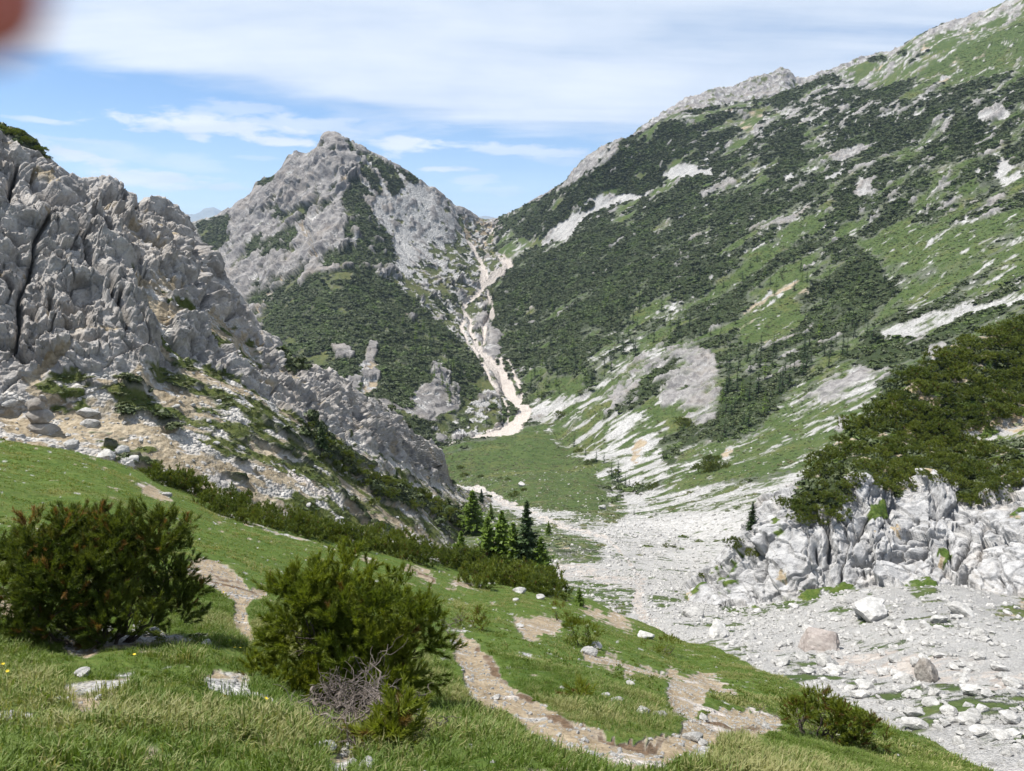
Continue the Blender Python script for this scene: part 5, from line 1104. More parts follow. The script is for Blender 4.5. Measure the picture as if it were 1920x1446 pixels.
# ================================================================ conifers on the far slopes, each tree its own object
FARTREE = [conifer_mesh('conifer', 1.0, rr, 13, 6, 0.02, mt, 40 + k, fine=3, parts=True) for k, (rr, mt) in enumerate([(0.20, M_SPRUCE), (0.17, M_SPRUCE), (0.23, M_SPRUCE), (0.20, M_LARCH)])]
def inpoly(poly, x, y):
    r = False; n = len(poly)
    for i in range(n):
        (x1, y1), (x2, y2) = poly[i], poly[(i + 1) % n]
        if (y1 < y) != (y2 < y) and x < (x2 - x1) * (y - y1) / (y2 - y1) + x1: r = not r
    return r
def put_tree(pos, scale, k, label, group=None, sink=0.0):
    r = bpy.data.objects.new('conifer_tree', None); COL.objects.link(r); r.empty_display_size = 0.3
    r.location = (pos[0], pos[1], pos[2] - sink); r.scale = scale; r.rotation_euler = (0, 0, RNG.random() * 6.28)
    tag(r, label, 'tree', group)
    link('crown', FARTREE[k][0], r); link('trunk', FARTREE[k][1], r)
def put(name, me, pos, scale, label, cat, group=None, rz=None, sink=0.0, tilt=0.0):
    o = link(name, me)
    o.location = (pos[0], pos[1], pos[2] - sink)
    o.scale = scale if isinstance(scale, tuple) else (scale,) * 3
    o.rotation_euler = (tilt * RNG.normal(), tilt * RNG.normal(), RNG.random() * 6.28 if rz is None else rz)
    tag(o, label, cat, group)
    return o
def wood(S, poly, n, hmin, hmax, seed, label, group, larch=0.2, mind=7.0):
    rng = np.random.default_rng(seed); a = np.array(poly); done = []; tries = 0
    while len(done) < n and tries < n * 60:
        tries += 1
        x = a[:, 0].min() + rng.random() * np.ptp(a[:, 0]); y = a[:, 1].min() + rng.random() * np.ptp(a[:, 1])
        if not inpoly(poly, x, y) or any(abs(x - u) < mind and abs(y - v) < mind * 1.3 for u, v in done): continue
        h = hit(S, x, y)
        if h is None: continue
        done.append((x, y)); k = 3 if rng.random() < larch else int(rng.integers(0, 3))
        H = 1.35 * (hmin + (hmax - hmin) * rng.random())
        put_tree(h[0], (H * 1.05, H * 1.05, H), k, label, group, 0.3)
wood(S_VAL, [(950,590),(1000,560),(1080,570),(1180,560),(1250,570),(1230,640),(1160,690),(1110,720),(1020,700),(960,680)], 62, 7, 12, 1, 'dark conifer in the wood on the right bank of the gravel torrent', 'conifers beside the torrent', 0.12)
wood(S_VAL, [(1250,600),(1330,560),(1380,590),(1400,650),(1480,650),(1560,620),(1640,600),(1640,650),(1520,705),(1450,765),(1400,810),(1335,825),(1352,740),(1345,678),(1310,648),(1250,650)], 74, 6.0, 11.5, 2, 'dark conifer in the belt around the pale crag on the right slope', 'conifers on the mid slope', 0.15)
wood(S_VAL, [(1300,520),(1400,450),(1500,440),(1640,500),(1690,560),(1640,600),(1540,600),(1480,540),(1400,580)], 44, 5.5, 9, 3, 'scattered conifer among grass and dwarf pine high on the right slope', 'conifers high on the right slope', 0.2, 9)
wood(S_MID, [(760,560),(800,560),(850,640),(880,720),(860,770),(820,740),(780,660),(740,600)], 40, 6, 10, 4, 'small conifer on the right flank of the pine-covered spur', 'conifers on the spur', 0.5)
wood(S_VAL, [(990,670),(1040,690),(1060,740),(1000,755),(985,720)], 14, 6, 9, 5, 'bright conifer at the foot of the wood beside the green valley floor', 'conifers by the valley floor', 0.5)
for k, (x, y, hp, lab) in enumerate([(1075,838,22,'small dark tree at the upper edge of the scree, first of a loose row'), (1098,855,20,'short tree in the loose row between meadow and scree'), (1120,868,22,'slim tree standing in the pale gully below the crag'), (1134,868,20,'small conifer beside another in the pale gully'),
      (1147,898,34,'tall dark conifer at the corner where scree meets the valley meadow'), (1160,905,40,'tallest conifer of the group at the meadow corner'), (1180,918,20,'small conifer at the lower end of the meadow corner group'), (1172,912,24,'thin conifer between two others at the meadow corner'), (1206,915,16,'stunted conifer beside a low dark bush on the scree'),
      (1188,966,12,'tiny dead conifer standing alone in the stony bowl'), (1230,967,12,'tiny bare conifer standing at the right of the stony bowl')]):
    h = hit(S_VAL, x, y); H = hp * np.linalg.norm(h[0]) / FPX * 1.1
    put_tree(h[0], (H * 1.1, H * 1.1, H), k % 3, lab, None, 0.1)

# ================================================================ larches and spruces near the middle, trunk and crown
def near_tree(name, x, ybase, ytop, kind, label, seed, S=None, wide=1.0):
    h = None
    for dy in (0, 6, -6, 12, -12, 20, -20, 30, -30):
        for s_ in [S, S_LEFT, S_VAL]:
            h = h or hit(s_, x, ybase + dy)
    p = h[0]; t = project(p)[2]; H = (ybase - ytop) * t / FPX * (1.14 if kind == 'larch' else 1.02)
    root = bpy.data.objects.new(name, None); COL.objects.link(root); root.location = (p[0], p[1], p[2] - 0.1); root.rotation_euler = (0, 0, RNG.random() * 6.28)
    root.empty_display_size = 0.3
    tag(root, label, 'tree')
    mat = M_LARCH if kind == 'larch' else M_SPRUCE
    cr, tk = conifer_mesh(name, H, H * (0.27 if kind == 'larch' else 0.24) * wide, int(30 + H), 8, 0.018 * H, mat, seed, droop=0.30 if kind == 'larch' else 0.4, gap=0.30 if kind == 'larch' else 0.08, base=0.12, parts=True, fine=7)
    link('crown', cr, root); link('trunk', tk, root)
near_tree('conifer_tree', 986, 1086, 922, 'spruce', 'tallest dark conifer rising from the dwarf pine below the meadow', 61, S_MEAD, 0.85)
near_tree('larch_tree', 941, 1070, 948, 'larch', 'light green larch just left of the tallest conifer', 62, S_MEAD, 1.1)
near_tree('larch_tree', 885, 1022, 926, 'larch', 'bright green larch standing apart at the left of the tree group', 63, S_LEFT, 1.2)
near_tree('larch_tree', 972, 1085, 1005, 'larch', 'young larch leaning against the foot of the tallest conifer', 64, S_MEAD, 1.2)
near_tree('larch_tree', 1003, 1086, 1030, 'larch', 'young larch at the right foot of the tallest conifer', 65, S_MEAD, 1.1)
near_tree('larch_tree', 915, 1056, 950, 'larch', 'pale green larch between the left larch and the middle one', 81, S_MEAD, 1.1)
near_tree('larch_tree', 960, 1078, 972, 'larch', 'slim larch squeezed against the left side of the tallest conifer', 82, S_MEAD, 1.0)
near_tree('larch_tree', 1014, 1092, 1002, 'larch', 'low broad larch at the right edge of the tree group', 83, S_MEAD, 1.3)
near_tree('larch_tree', 866, 1038, 968, 'larch', 'small larch at the left end of the tree group', 84, S_MEAD, 1.2)
near_tree('spruce_tree', 1413, 1002, 936, 'spruce', 'narrow spruce standing at the left end of the pale slab outcrop', 66, S_OUT, 0.8)
near_tree('spruce_tree', 903, 945, 915, 'spruce', 'small dark spruce beside the gravel stream bend', 67, S_LEFT, 1.0)
near_tree('larch_tree', 921, 978, 944, 'larch', 'slim young larch behind the group, left of the stream gravel', 68, S_VAL, 0.8)
near_tree('spruce_tree', 855, 978, 940, 'spruce', 'slender spruce at the end of the dwarf pine hedge on the left slope', 69, S_LEFT, 0.8)
near_tree('spruce_tree', 731, 902, 878, 'spruce', 'small spruce among scrub under the left crag', 70, S_LEFT, 0.9)
near_tree('spruce_tree', 598, 842, 790, 'spruce', 'bushy spruce on the grassy ledge under the left cliff', 71, S_LEFT, 1.1)
near_tree('larch_tree', 1028, 1004, 978, 'larch', 'small light larch seedling right of the tree group', 72, S_VAL, 1.0)
near_tree('larch_tree', 1085, 1136, 1100, 'larch', 'small bright larch beside the stony path end', 73, S_MEAD, 1.2)

# ================================================================ dwarf pine bushes, each one an object
MIDB = [bush_mesh('dwarf_pine', (1.0, 0.95, 0.72), 620, 13, 0.085, 0.022, 0.12, 200 + k, M_PINE_MID, 13, brown=0.03)[0] for k in range(5)]
def mid_bush(x, y, wpx, S, label, group=None, hs=1.0, tries=(0,)):
    h = hit(S, x, y)
    if h is None: return
    t = project(h[0])[2]; s = 0.5 * wpx * t / FPX
    put('dwarf_pine_bush', MIDB[int(RNG.integers(0, 5))], h[0], (s, s, s * hs), label, 'bush', group, sink=0.12 * s, tilt=0.08)
G = 'dwarf pine hedge along the far edge of the meadow'
rng = np.random.default_rng(5)
hedge = [(300,893),(328,900),(352,908),(380,916),(405,928),(432,940),(462,952),(398,950),(430,962),(468,972),(500,978),(525,985),(555,992),(585,998),(612,1003),(640,1010),(540,968),(580,978),(620,990),(668,1018),(700,1024),(730,1030),(760,1040),(790,1048),(660,1000),(700,1005),(745,1015),(785,1028),(820,1046),(620,1008),(490,955),(355,890),(330,882),(850,1040),(872,1050)]
for x, y in hedge:
    mid_bush(x + rng.normal() * 3, y + 8, 62 + 26 * rng.random(), S_MEAD, 'dark dwarf pine in the long hedge along the far edge of the meadow', G, 1.3)
G = 'dwarf pines around the foot of the larch group'
for x, y in [(880,1062),(905,1072),(930,1082),(955,1090),(985,1098),(1005,1100),(893,1045),(915,1050),(868,1030),(890,1090),(1020,1108),(965,1075),(860,1052)]:
    mid_bush(x, y + 8, 88 + 30 * rng.random(), S_MEAD, 'dwarf pine bush crowded round the trunks of the larch group', G, 1.25)
G = 'dwarf pines on the ledges under the left hill'
for x, y, w_ in [(672,890,40),(690,900,44),(715,908,46),(740,915,44),(768,928,42),(790,940,44),(812,950,44),(835,965,40),(700,925,40),(760,950,40),(720,930,44),(680,912,40),(800,965,36),(580,800,30),(592,825,40),(615,838,46),(640,858,42),(660,872,44),(605,858,34),(648,885,40),(700,945,34),(850,985,34),(625,870,30),(690,880,26),(825,975,36)]:
    mid_bush(x, y, w_, S_LEFT, 'dwarf pine on the gravelly slope between the hedge and the left cliff', G)
for x, y, w_ in [(20,248,40),(48,262,36),(66,278,34),(8,238,26),(36,244,24),(82,292,18)]:
    mid_bush(x, y + 6, w_, S_LEFT, 'dark dwarf pine growing on the very top of the left cliff', 'dwarf pines on top of the left cliff')
for x, y, w_, lab in [(672,895,26,0),(870,893,17,'small round dark bush on the valley meadow left of the lone boulder'),(863,879,16,'small dark bush on the left of the valley meadow, upper of two'),(900,895,12,'tiny dark bush on the valley meadow, left of a pair'),(938,899,10,'low dark shrub in the grass halfway to the lone boulder'),(953,901,12,'low dark shrub just left of the lone boulder'),(966,930,22,'bush beside the gravel stream behind the larches'),(981,920,14,'bush at the foot of the lone boulder'),(1048,780,26,'dark bush in the notch at the head of the valley'),(1285,800,44,'dark round bush below the pale crag'),(1320,885,46,'left bush of the pair on the green slope'),(1345,880,44,'right bush of the pair on the green slope'),(1335,865,36,'upper bush behind the pair on the green slope'),(1225,915,26,'low bush at the lower edge of the scree field'),(1195,912,22,'low bush just left of another under the scree'),(1155,890,24,'bush by the conifer group at the meadow corner'),(1110,870,24,'bush in the row along the scree edge'),(1085,848,20,'upper bush in the row along the scree edge'),(1282,1008,14,'tiny dark shrub alone in the scree bowl'),(1248,1026,16,'left of two tiny shrubs in the scree bowl'),(1262,1027,12,'right of two tiny shrubs in the scree bowl')]:
    if lab: mid_bush(x, y, w_ * 1.15, S_VAL, lab)
# slope of dwarf pine above the outcrop
poly = [(1500,975),(1505,925),(1545,875),(1600,800),(1650,765),(1700,700),(1800,645),(1925,595),(1990,590),(1990,760),(1900,760),(1800,812),(1830,838),(1930,835),(1930,895),(1870,915),(1830,945),(1800,930),(1770,900),(1735,888),(1700,905),(1690,925),(1655,920),(1620,888),(1600,905),(1585,945),(1570,965),(1540,965),(1520,980)]
pts = []; rng = np.random.default_rng(11); n_try = 0
while len(pts) < 165 and n_try < 9000:
    n_try += 1; x = 1490 + 480 * rng.random(); y = 590 + 400 * rng.random()
    if inpoly(poly, x, y) and all((x - u) ** 2 + ((y - v) * 1.3) ** 2 > 25 ** 2 for u, v in pts): pts.append((x, y))
for x, y in sorted(pts, key=lambda q: q[1]):
    mid_bush(x, y + 8, 40 + 44 * rng.random() ** 1.4, S_OUT, 'dwarf pine in the dense thicket above the pale slab outcrop', 'dwarf pines above the outcrop', 0.95)
for x, y, w_, lab in [(1408,1022,44,'dark bush under the narrow spruce at the outcrop'),(1420,1040,34,'lower bush under the narrow spruce at the outcrop'),(1475,945,40,'grey-green bush at the upper left rim of the outcrop'),(1325,1082,22,'small bush on the low left slabs of the outcrop'),(1860,1420+0,0,0)]:
    if w_: mid_bush(x, y, w_, S_OUT, lab)
# ================================================================ close dwarf pines with their own branches
def near_bush(name, x, ybase, wpx, hpx, label, seed, nshoot, nn=44, brown=0.05, browntop=0.0, deep=0.8, nbr=7, nlob=24, mat=None):
    h = hit(S_MEAD, x, ybase); p = h[0]; t = project(p)[2]
    hw = 0.5 * wpx * t / FPX; hh = hpx * t / FPX
    root = bpy.data.objects.new(name, None); COL.objects.link(root); root.location = p; root.empty_display_size = 0.2
    tag(root, label, 'bush')
    me, c = bush_mesh('foliage', (hw, hw * deep, hh), int(nshoot * 0.95), int(nn * 1.6), 0.054, 0.0080, 0.15, seed, mat or M_PINE, nlob, brown=brown, browntop=browntop, up=0.9)
    link('foliage', me, root)
    rng = np.random.default_rng(seed)
    for k in range(nbr):
        mb = MB(); q = c[int(rng.integers(0, len(c)))] * 0.95
        a = np.array([q[0] * 0.15, q[1] * 0.15, -0.15]); mid = np.array([q[0] * 0.75, q[1] * 0.75, q[2] * 0.25])
        tt = np.linspace(0, 1, 9)[:, None]
        pts = a * (1 - tt) ** 2 + 2 * mid * tt * (1 - tt) + q * tt ** 2 + 0.02 * rng.normal(size=(9, 3))
        mb.tube(pts, np.linspace(0.03, 0.008, 9) * (0.6 + hw * 0.3), 6)
        for _ in range(5):
            i = int(rng.integers(3, 8)); mb.tube(wander(pts[i], rand_dirs(1, 0.4, rng)[0], 0.35 * hw, 5, 0.3, 0.1, rng), np.linspace(0.008, 0.003, 6), 4)
        link('branch', mb.mesh('branch', M_BARK, True), root)
    return root
near_bush('dwarf_pine_bush', 190, 1207, 385, 268, 'largest dark dwarf pine with rusty tips, left in the meadow', 301, 3600, 40, 0.05, 1.0, 0.62, 10, 34, M_PINE_DARK)
near_bush('dwarf_pine_bush', 655, 1325, 345, 276, 'rounded sunlit green dwarf pine with upright shoots, above the dead branches', 302, 2700, 44, 0.02, 0.0, 0.7, 9, 28)
near_bush('dwarf_pine_bush', 1525, 1385, 165, 96, 'ragged dwarf pine with bare twigs beside the lower bend of the footpath', 303, 620, 34, 0.12, 0.6, 0.5, 8, 14)
near_bush('dwarf_pine_bush', 1612, 1402, 120, 60, 'low brownish dwarf pine at the right of the ragged one', 304, 330, 32, 0.2, 0.6, 0.5, 6, 9)
near_bush('dwarf_pine_bush', 1092, 1212, 90, 52, 'low dark dwarf pine below the short gravel step of the path', 305, 380, 26, 0.06, 0.3, 0.6, 4, 9)
near_bush('dwarf_pine_bush', 1048, 1162, 46, 34, 'small brownish dwarf pine just above the short gravel step', 306, 170, 24, 0.15, 0.5, 0.7, 3, 6)
near_bush('dwarf_pine_bush', 1245, 1225, 92, 34, 'flat dark dwarf pine beside a white boulder at the meadow edge', 307, 300, 24, 0.06, 0.2, 0.6, 3, 8)
near_bush('dwarf_pine_bush', 1158, 1142, 48, 26, 'small dark dwarf pine near the upper path patch', 308, 160, 22, 0.05, 0.0, 0.7, 2, 6)
near_bush('dwarf_pine_bush', 896, 1180, 40, 38, 'tiny reddish dwarf pine standing in the grass right of the round bush', 309, 130, 24, 0.3, 0.9, 0.7, 2, 5)
near_bush('dwarf_pine_bush', 862, 1175, 18, 26, 'single reddish pine seedling in the grass', 310, 40, 24, 0.3, 0.9, 0.7, 1, 3)
near_bush('dwarf_pine_bush', 735, 1412, 70, 78, 'small bright pine sprout amid the dead branches', 311, 90, 40, 0.05, 0.0, 0.7, 2, 5)
near_bush('dwarf_pine_bush', 345, 1005, 50, 26, 'dry brownish dwarf pine shrub beside the upper trail', 312, 110, 20, 0.4, 0.9, 0.6, 2, 6)
near_bush('dwarf_pine_bush', 1088, 1316, 40, 26, 'sparse little pine sprouting in the grass inside the path bend', 313, 45, 24, 0.2, 0.4, 0.7, 1, 4)

# ================================================================ heap of dead grey branches in front of the round bush
def dead_heap(x, y, wpx, label, seed, n):
    p = hit(S_MEAD, x, y)[0]; t = project(p)[2]; R_ = 0.5 * wpx * t / FPX; rng = np.random.default_rng(seed)
    root = bpy.data.objects.new('dead_bush', None); COL.objects.link(root); root.location = p; root.empty_display_size = 0.2
    tag(root, label, 'dead bush')
    for k in range(n):
        mb = MB(); a = rng.random() * 6.28; st = np.array([math.cos(a), math.sin(a), 0]) * R_ * rng.random() * 0.7
        st[2] = 0.03 + 0.30 * rng.random()
        main = wander(st, rand_dirs(1, 0.35, rng)[0], R_ * (0.9 + 0.7 * rng.random()), 12, 0.25, 0.0, rng)
        main[:, 2] = np.clip(main[:, 2], 0.02, 0.5 * R_ + 0.1 * R_ * rng.random())
        mb.tube(main, np.linspace(0.009, 0.003, len(main)) * (0.6 + 0.7 * rng.random()), 5)
        for _ in range(14):
            i = int(rng.integers(2, len(main))); tw = wander(main[min(i, len(main) - 1)], rand_dirs(1, 0.2, rng)[0], R_ * (0.25 + 0.35 * rng.random()), 6, 0.35, -0.02, rng)
            mb.tube(tw, np.linspace(0.0036, 0.0014, len(tw)), 4)
        link('branch', mb.mesh('branch', M_DEAD, True), root)
dead_heap(640, 1362, 215, 'tangled heap of dead grey branches under the round green bush', 401, 26)
dead_heap(690, 1395, 200, 'lower sprawl of dead grey twigs at the bottom edge near white stones', 402, 12)
dead_heap(1490, 1370, 110, 'dry pale twigs under the ragged bush at the right', 403, 6)
dead_heap(842, 1190, 90, 'dead brown twigs on the right flank of the round bush', 404, 6)
dead_heap(505, 1225, 80, 'few bare twigs at the left foot of the round bush', 405, 4)

# ================================================================ grass blades, countless
def tuft(name, seed, nb, hgt, wid, spread, dry):
    rng = np.random.default_rng(seed); mb = MB()
    for _ in range(nb):
        a = rng.random() * 6.28; b0 = np.array([math.cos(a), math.sin(a), 0]) * spread * rng.random()
        ln = hgt * (0.5 + 0.7 * rng.random()); lean = unit(np.array([math.cos(a), math.sin(a), 0]) + 0.6 * rng.normal(size=3) * [1, 1, 0] + np.array([0.5, -0.2, 0]))
        f = 0.35 + 0.6 * rng.random(); p1 = b0 + np.array([0, 0, 0.55 * ln]) + lean * 0.18 * f * ln; p2 = b0 + np.array([0, 0, (0.95 - 0.3 * f) * ln]) + lean * 0.62 * f * ln
        s = np.array([-lean[1], lean[0], 0]) * wid / 2
        V = [b0 - s, b0 + s, p1 + s * 0.8, p1 - s * 0.8, p2]; mb.add(V, [[0, 1, 2], [0, 2, 3], [3, 2, 4]], 0.75 if rng.random() < dry else 0.0)
    return mb.mesh(name, M_GRASS)
TUFT = [tuft('grass_tuft', 500 + k, 18, 0.095, 0.0055, 0.07, (0.05, 0.1, 0.2, 0.35, 0.1, 0.15)[k]) for k in range(6)]
TUFTF = [tuft('grass_tuft_coarse', 520 + k, 10, 0.115, 0.017, 0.12, (0.05, 0.15, 0.25)[k]) for k in range(3)]
PNEAR = np.clip(gblur(gblur((S_MEAD.W[:, 4] + 0.6 * S_MEAD.W[:, 3]).reshape(S_MEAD.shape), 11, 0), 5, 1) * 2.6, 0, 1).ravel()
wg = lambda W_: sstep(0.6, 0.95, W_[:, 2])
def grass_field(protos, tmin, tmax, size, over, seed, label, hs):
    i, rng = sheet_verts(S_MEAD, wg, tmin, tmax, lambda t: np.clip(over * (2.3 * t / (size * FPX)) ** 2, 0, 1), seed, (-250, 700, 2100, 1750))
    P = S_MEAD.P.reshape(-1, 3)[i]; n = len(i)
    nz = fbm(P / 0.9, 3, seed=seed); nz2 = fbm(P / 3.1, 3, seed=seed + 3)
    s = hs * (0.55 + 0.6 * rng.random(n)) * np.clip(1 + 1.5 * nz + 1.0 * nz2, 0.35, 2.0) * (1 - 0.62 * PNEAR[i])
    tint = np.clip(sstep(0.08, 0.4, nz2 + 0.5 * nz + 0.15 * rng.normal(size=n)) * 0.62, 0, 1)
    rot = np.stack([0.12 * rng.normal(size=n), 0.12 * rng.normal(size=n) , 0.9 * rng.normal(size=n)], -1)
    scatter('grass', label, 'grass', protos, P - np.array([0, 0, 0.01]), rot, np.stack([s, s, s * (0.8 + 0.4 * rng.random(n))], -1), tint)
    return n
ng1 = grass_field(TUFT, 2.0, 14, 0.07, 6.0, 601, 'tall green and straw coloured grass in the foreground', 1.0)
ng2 = grass_field(TUFTF, 13, 75, 0.13, 3.0, 602, 'short mountain grass on the slope of the meadow', 0.8)
print('tufts', ng1, ng2)
def herb(name, seed, nl):
    rng = np.random.default_rng(seed); mb = MB()
    for _ in range(nl):
        a = rng.random() * 6.28; d = np.array([math.cos(a), math.sin(a), 0]); s = np.array([-d[1], d[0], 0]) * 0.012 * (0.7 + 0.6 * rng.random()); h_ = 0.02 + 0.06 * rng.random(); L_ = 0.05 + 0.05 * rng.random()
        b0 = d * 0.01; m_ = d * L_ * 0.5 + np.array([0, 0, h_]); e_ = d * L_ + np.array([0, 0, h_ * 0.7])
        mb.add([b0, m_ - s, e_, m_ + s], [[0, 1, 2], [0, 2, 3]], 0.0)
    return mb.mesh(name, M_GRASS)
HERB = [herb('herb', 540 + k, 9) for k in range(4)]
i, rng = sheet_verts(S_MEAD, wg, 4.5, 26, lambda t: np.clip(0.8 * (2.3 * t / (0.10 * FPX)) ** 2, 0, 1), 611, (-250, 700, 2100, 1750))
P = S_MEAD.P.reshape(-1, 3)[i]; n = len(i); keep = fbm(P / 1.4, 2, seed=612) > 0.02; P = P[keep]; n = len(P)
s = 0.4 + 0.5 * rng.random(n)
scatter('herbs', 'broad leaved low herbs growing in patches among the grass', 'herbs', HERB, P + np.array([0, 0, 0.01]), np.stack([0.2 * rng.normal(size=n), 0.2 * rng.normal(size=n), 6.28 * rng.random(n)], -1), np.stack([s, s, s], -1), 0.25 * rng.random(n))

# ================================================================ stones
BOUL = [rock_mesh('boulder', 700 + k, M_ROCK, 4, 0.75) for k in range(6)]
BOULB = rock_mesh('boulder_brown', 711, M_ROCKB, 4, 1.0); BOULP = rock_mesh('boulder_pink', 712, M_ROCKP, 4, 0.8)
STN = [rock_mesh('stone', 720 + k, M_ROCK, 2, 0.6, 0.8) for k in range(6)]
def stone(S, x, y, wpx, label, me=None, hs=1.0, group=None, name='boulder', sink=0.22, rz=None):
    h = hit(S, x, y)
    if h is None: return
    p = h[0]; s = wpx * project(p)[2] / FPX
    put(name, me or BOUL[int(RNG.integers(0, 6))], (p[0], p[1] + 0.25 * s, p[2] + 0.30 * s * hs), (s, s, s * hs), label, 'boulder', group, sink=sink * s * hs, tilt=0.15, rz=rz)
stone(S_VAL, 1746, 1276, 56, 'dark brownish boulder standing alone on the white scree', BOULB, 1.05)
stone(S_VAL, 1543, 1218, 76, 'large pinkish boulder with a flat top on the scree', BOULP, 0.8)
stone(S_VAL, 1642, 1160, 88, 'big rounded pale boulder half buried at the foot of the outcrop', BOUL[0], 0.8)
for x, y, w_, lab in [(1348,1180,34,'angular boulder where the path gully meets the scree'),(1350,1195,50,'low pale slab next to the meadow edge at the gully'),(1300,1158,40,'flat reddish block at the head of the gully'),(1555,1252,44,'block with a shaded notch below the pinkish boulder'),(1565,1260,30,'small white block right of the notched one'),(1698,1282,40,'low white rock left of the brownish boulder'),(1720,1345,42,'white rock at the lower edge of the grass tongue'),(1785,1340,40,'grey rock in the grass tongue on the scree'),(1900,1355,40,'rounded white boulder at the right border'),(1830,1305,44,'flat ribbed boulder in the grass on the right'),(1722,1368,46,'long white rock at the meadow rim'),(1846,1335,26,'small white rock between two larger ones on the right'),(1635,1100,30,'white rock under the slab wall'),(1765,1168,34,'pale block on grey scree below the slab wall'),(1815,1158,60,'wide flat pale slab lying on the scree at the right'),(1590,1132,28,'rock in the grass at the foot of the slabs'),(1840,1195,40,'flat stone on the far right of the scree'),(1660,1400,26,'white stone by the ragged bush')]:
    stone(S_VAL, x, y, w_, lab, hs=0.75)
stone(S_VAL, 978, 912, 15, 'lone grey boulder standing on the green valley floor', BOUL[2], 1.15)
stone(S_VAL, 913, 952, 12, 'pale boulder in the grass beside the stream gravel', BOUL[1], 0.9)
stone(S_VAL, 1130, 953, 14, 'grey boulder at the rim of the valley meadow', BOUL[3], 0.8)
stone(S_VAL, 1203, 928, 12, 'boulder below the meadow corner conifers', BOUL[4], 0.8)
for x, y, w_, lab in [(812,1030,24,'white boulder against the dark hedge on the meadow'),(790,1026,20,'flat pale stone left of the white hedge boulder'),(975,1112,26,'dark-sided boulder in the grass below the larches'),(966,1128,14,'small stone below the dark-sided boulder'),(1014,1124,20,'grey stone right of the dark-sided boulder'),(1212,1198,34,'smooth pale boulder beside the flat dwarf pine'),(1104,1228,32,'white block at the corner of the middle path'),(1118,1216,26,'white stone behind the corner block of the path'),(975,1176,16,'pale stone at the left rim of the gravel step'),(1182,1286,18,'white stone in the grass inside the path bend'),(1305,1392,44,'rounded pale boulder on the lower bend of the footpath'),(1322,1352,24,'white stone at the right end of the lower path'),(1438,1366,16,'small bright stone on the path'),(256,1178,22,'white stone under the largest dwarf pine'),(196,1185,26,'grey stone in the shade of the largest dwarf pine'),(280,1192,30,'flat stone lying on the gravel under the largest dwarf pine'),(605,1412,46,'white rock at the bottom edge by the dead twigs'),(648,1415,34,'second white rock at the bottom edge'),(930,1312,20,'pale cobble on the left side of the footpath'),(1136,1308,22,'white stone row, upper, beside the path bend'),(1160,1318,26,'white stone row, middle, beside the path bend'),(1205,1340,30,'flat white stone in the grass above the lower path'),(1240,1346,26,'white stone at the right of the flat one above the lower path'),(1320,1398,24,'stone stacked against the rounded boulder on the lower bend'),(882,1406,20,'blue-grey stone in the grass at the bottom edge'),(150,1268,30,'white stones patch on the left, main piece'),(310,930,20,'white stone at the end of the bare patch on the left slope')]:
    stone(S_MEAD, x, y, w_, lab, hs=0.7)
PV, PF, k0 = [], [], 0                                  # stacked, weathered blocks grown together
for bi, (w0, w1, hh, zz, xx) in enumerate([(1.0, 0.8, 0.62, 0.0, 0.0), (0.80, 0.66, 0.62, 0.42, -0.05), (0.62, 0.5, 0.5, 0.84, -0.12), (0.26, 0.26, 0.34, 1.02, 0.10)]):
    me = rock_mesh('block', 760 + bi, M_ROCKB, 3, 1.0); V = np.array([v.co[:] for v in me.vertices]); F = np.array([p.vertices[:] for p in me.polygons])
    V = V / np.ptp(V, axis=0) * np.array([w0, w1, hh]) + np.array([xx, 0, zz]); PV.append(V); PF.append(F + k0); k0 += len(V); bpy.data.meshes.remove(me)
PILLAR = new_mesh('rock_pillar', np.concatenate(PV), np.concatenate(PF), M_ROCKB, False)
h = hit(S_LEFT, 80, 806)[0]; s_ = 58 * project(h)[2] / FPX
put('rock_pillar', PILLAR, h, (s_, s_, s_), 'free standing rock pillar at the foot of the left cliff', 'rock pillar', rz=0.3, sink=0.05)
for x, y, w_, lab in [(20,760,40,'grey block left of the rock pillar'),(165,800,34,'pale block on the rubble under the left cliff'),(130,838,36,'white block at the rim of the meadow on the left'),(200,862,44,'pale jagged block above the meadow rim'),(240,872,40,'pale block next to the ochre bank'),(160,780,40,'rock step below the left cliff'),(225,850,30,'block on the white rubble beside the ochre bank'),(612,895,0,0)]:
    if w_: stone(S_LEFT, x, y, w_, lab, hs=0.8)
# medium rocks strewn over the near scree, each its own object
rng = np.random.default_rng(77); pl = [(1290,1160),(1400,1150),(1600,1115),(1800,1125),(1925,1140),(1925,1420),(1880,1420),(1700,1350),(1440,1240),(1330,1200)]
cnt = 0
while cnt < 230:
    x = 1290 + 640 * rng.random(); y = 1110 + 320 * rng.random()
    if not inpoly(pl, x, y): continue
    cnt += 1
    stone(S_VAL, x, y, 7 + 20 * rng.random() ** 2.0 * (0.5 + (y - 1100) / 200), 'pale angular rock strewn on the white scree below the outcrop', STN[int(rng.integers(0, 6))] if rng.random() < .5 else None, 0.7, 'rocks strewn on the scree', 'rock')
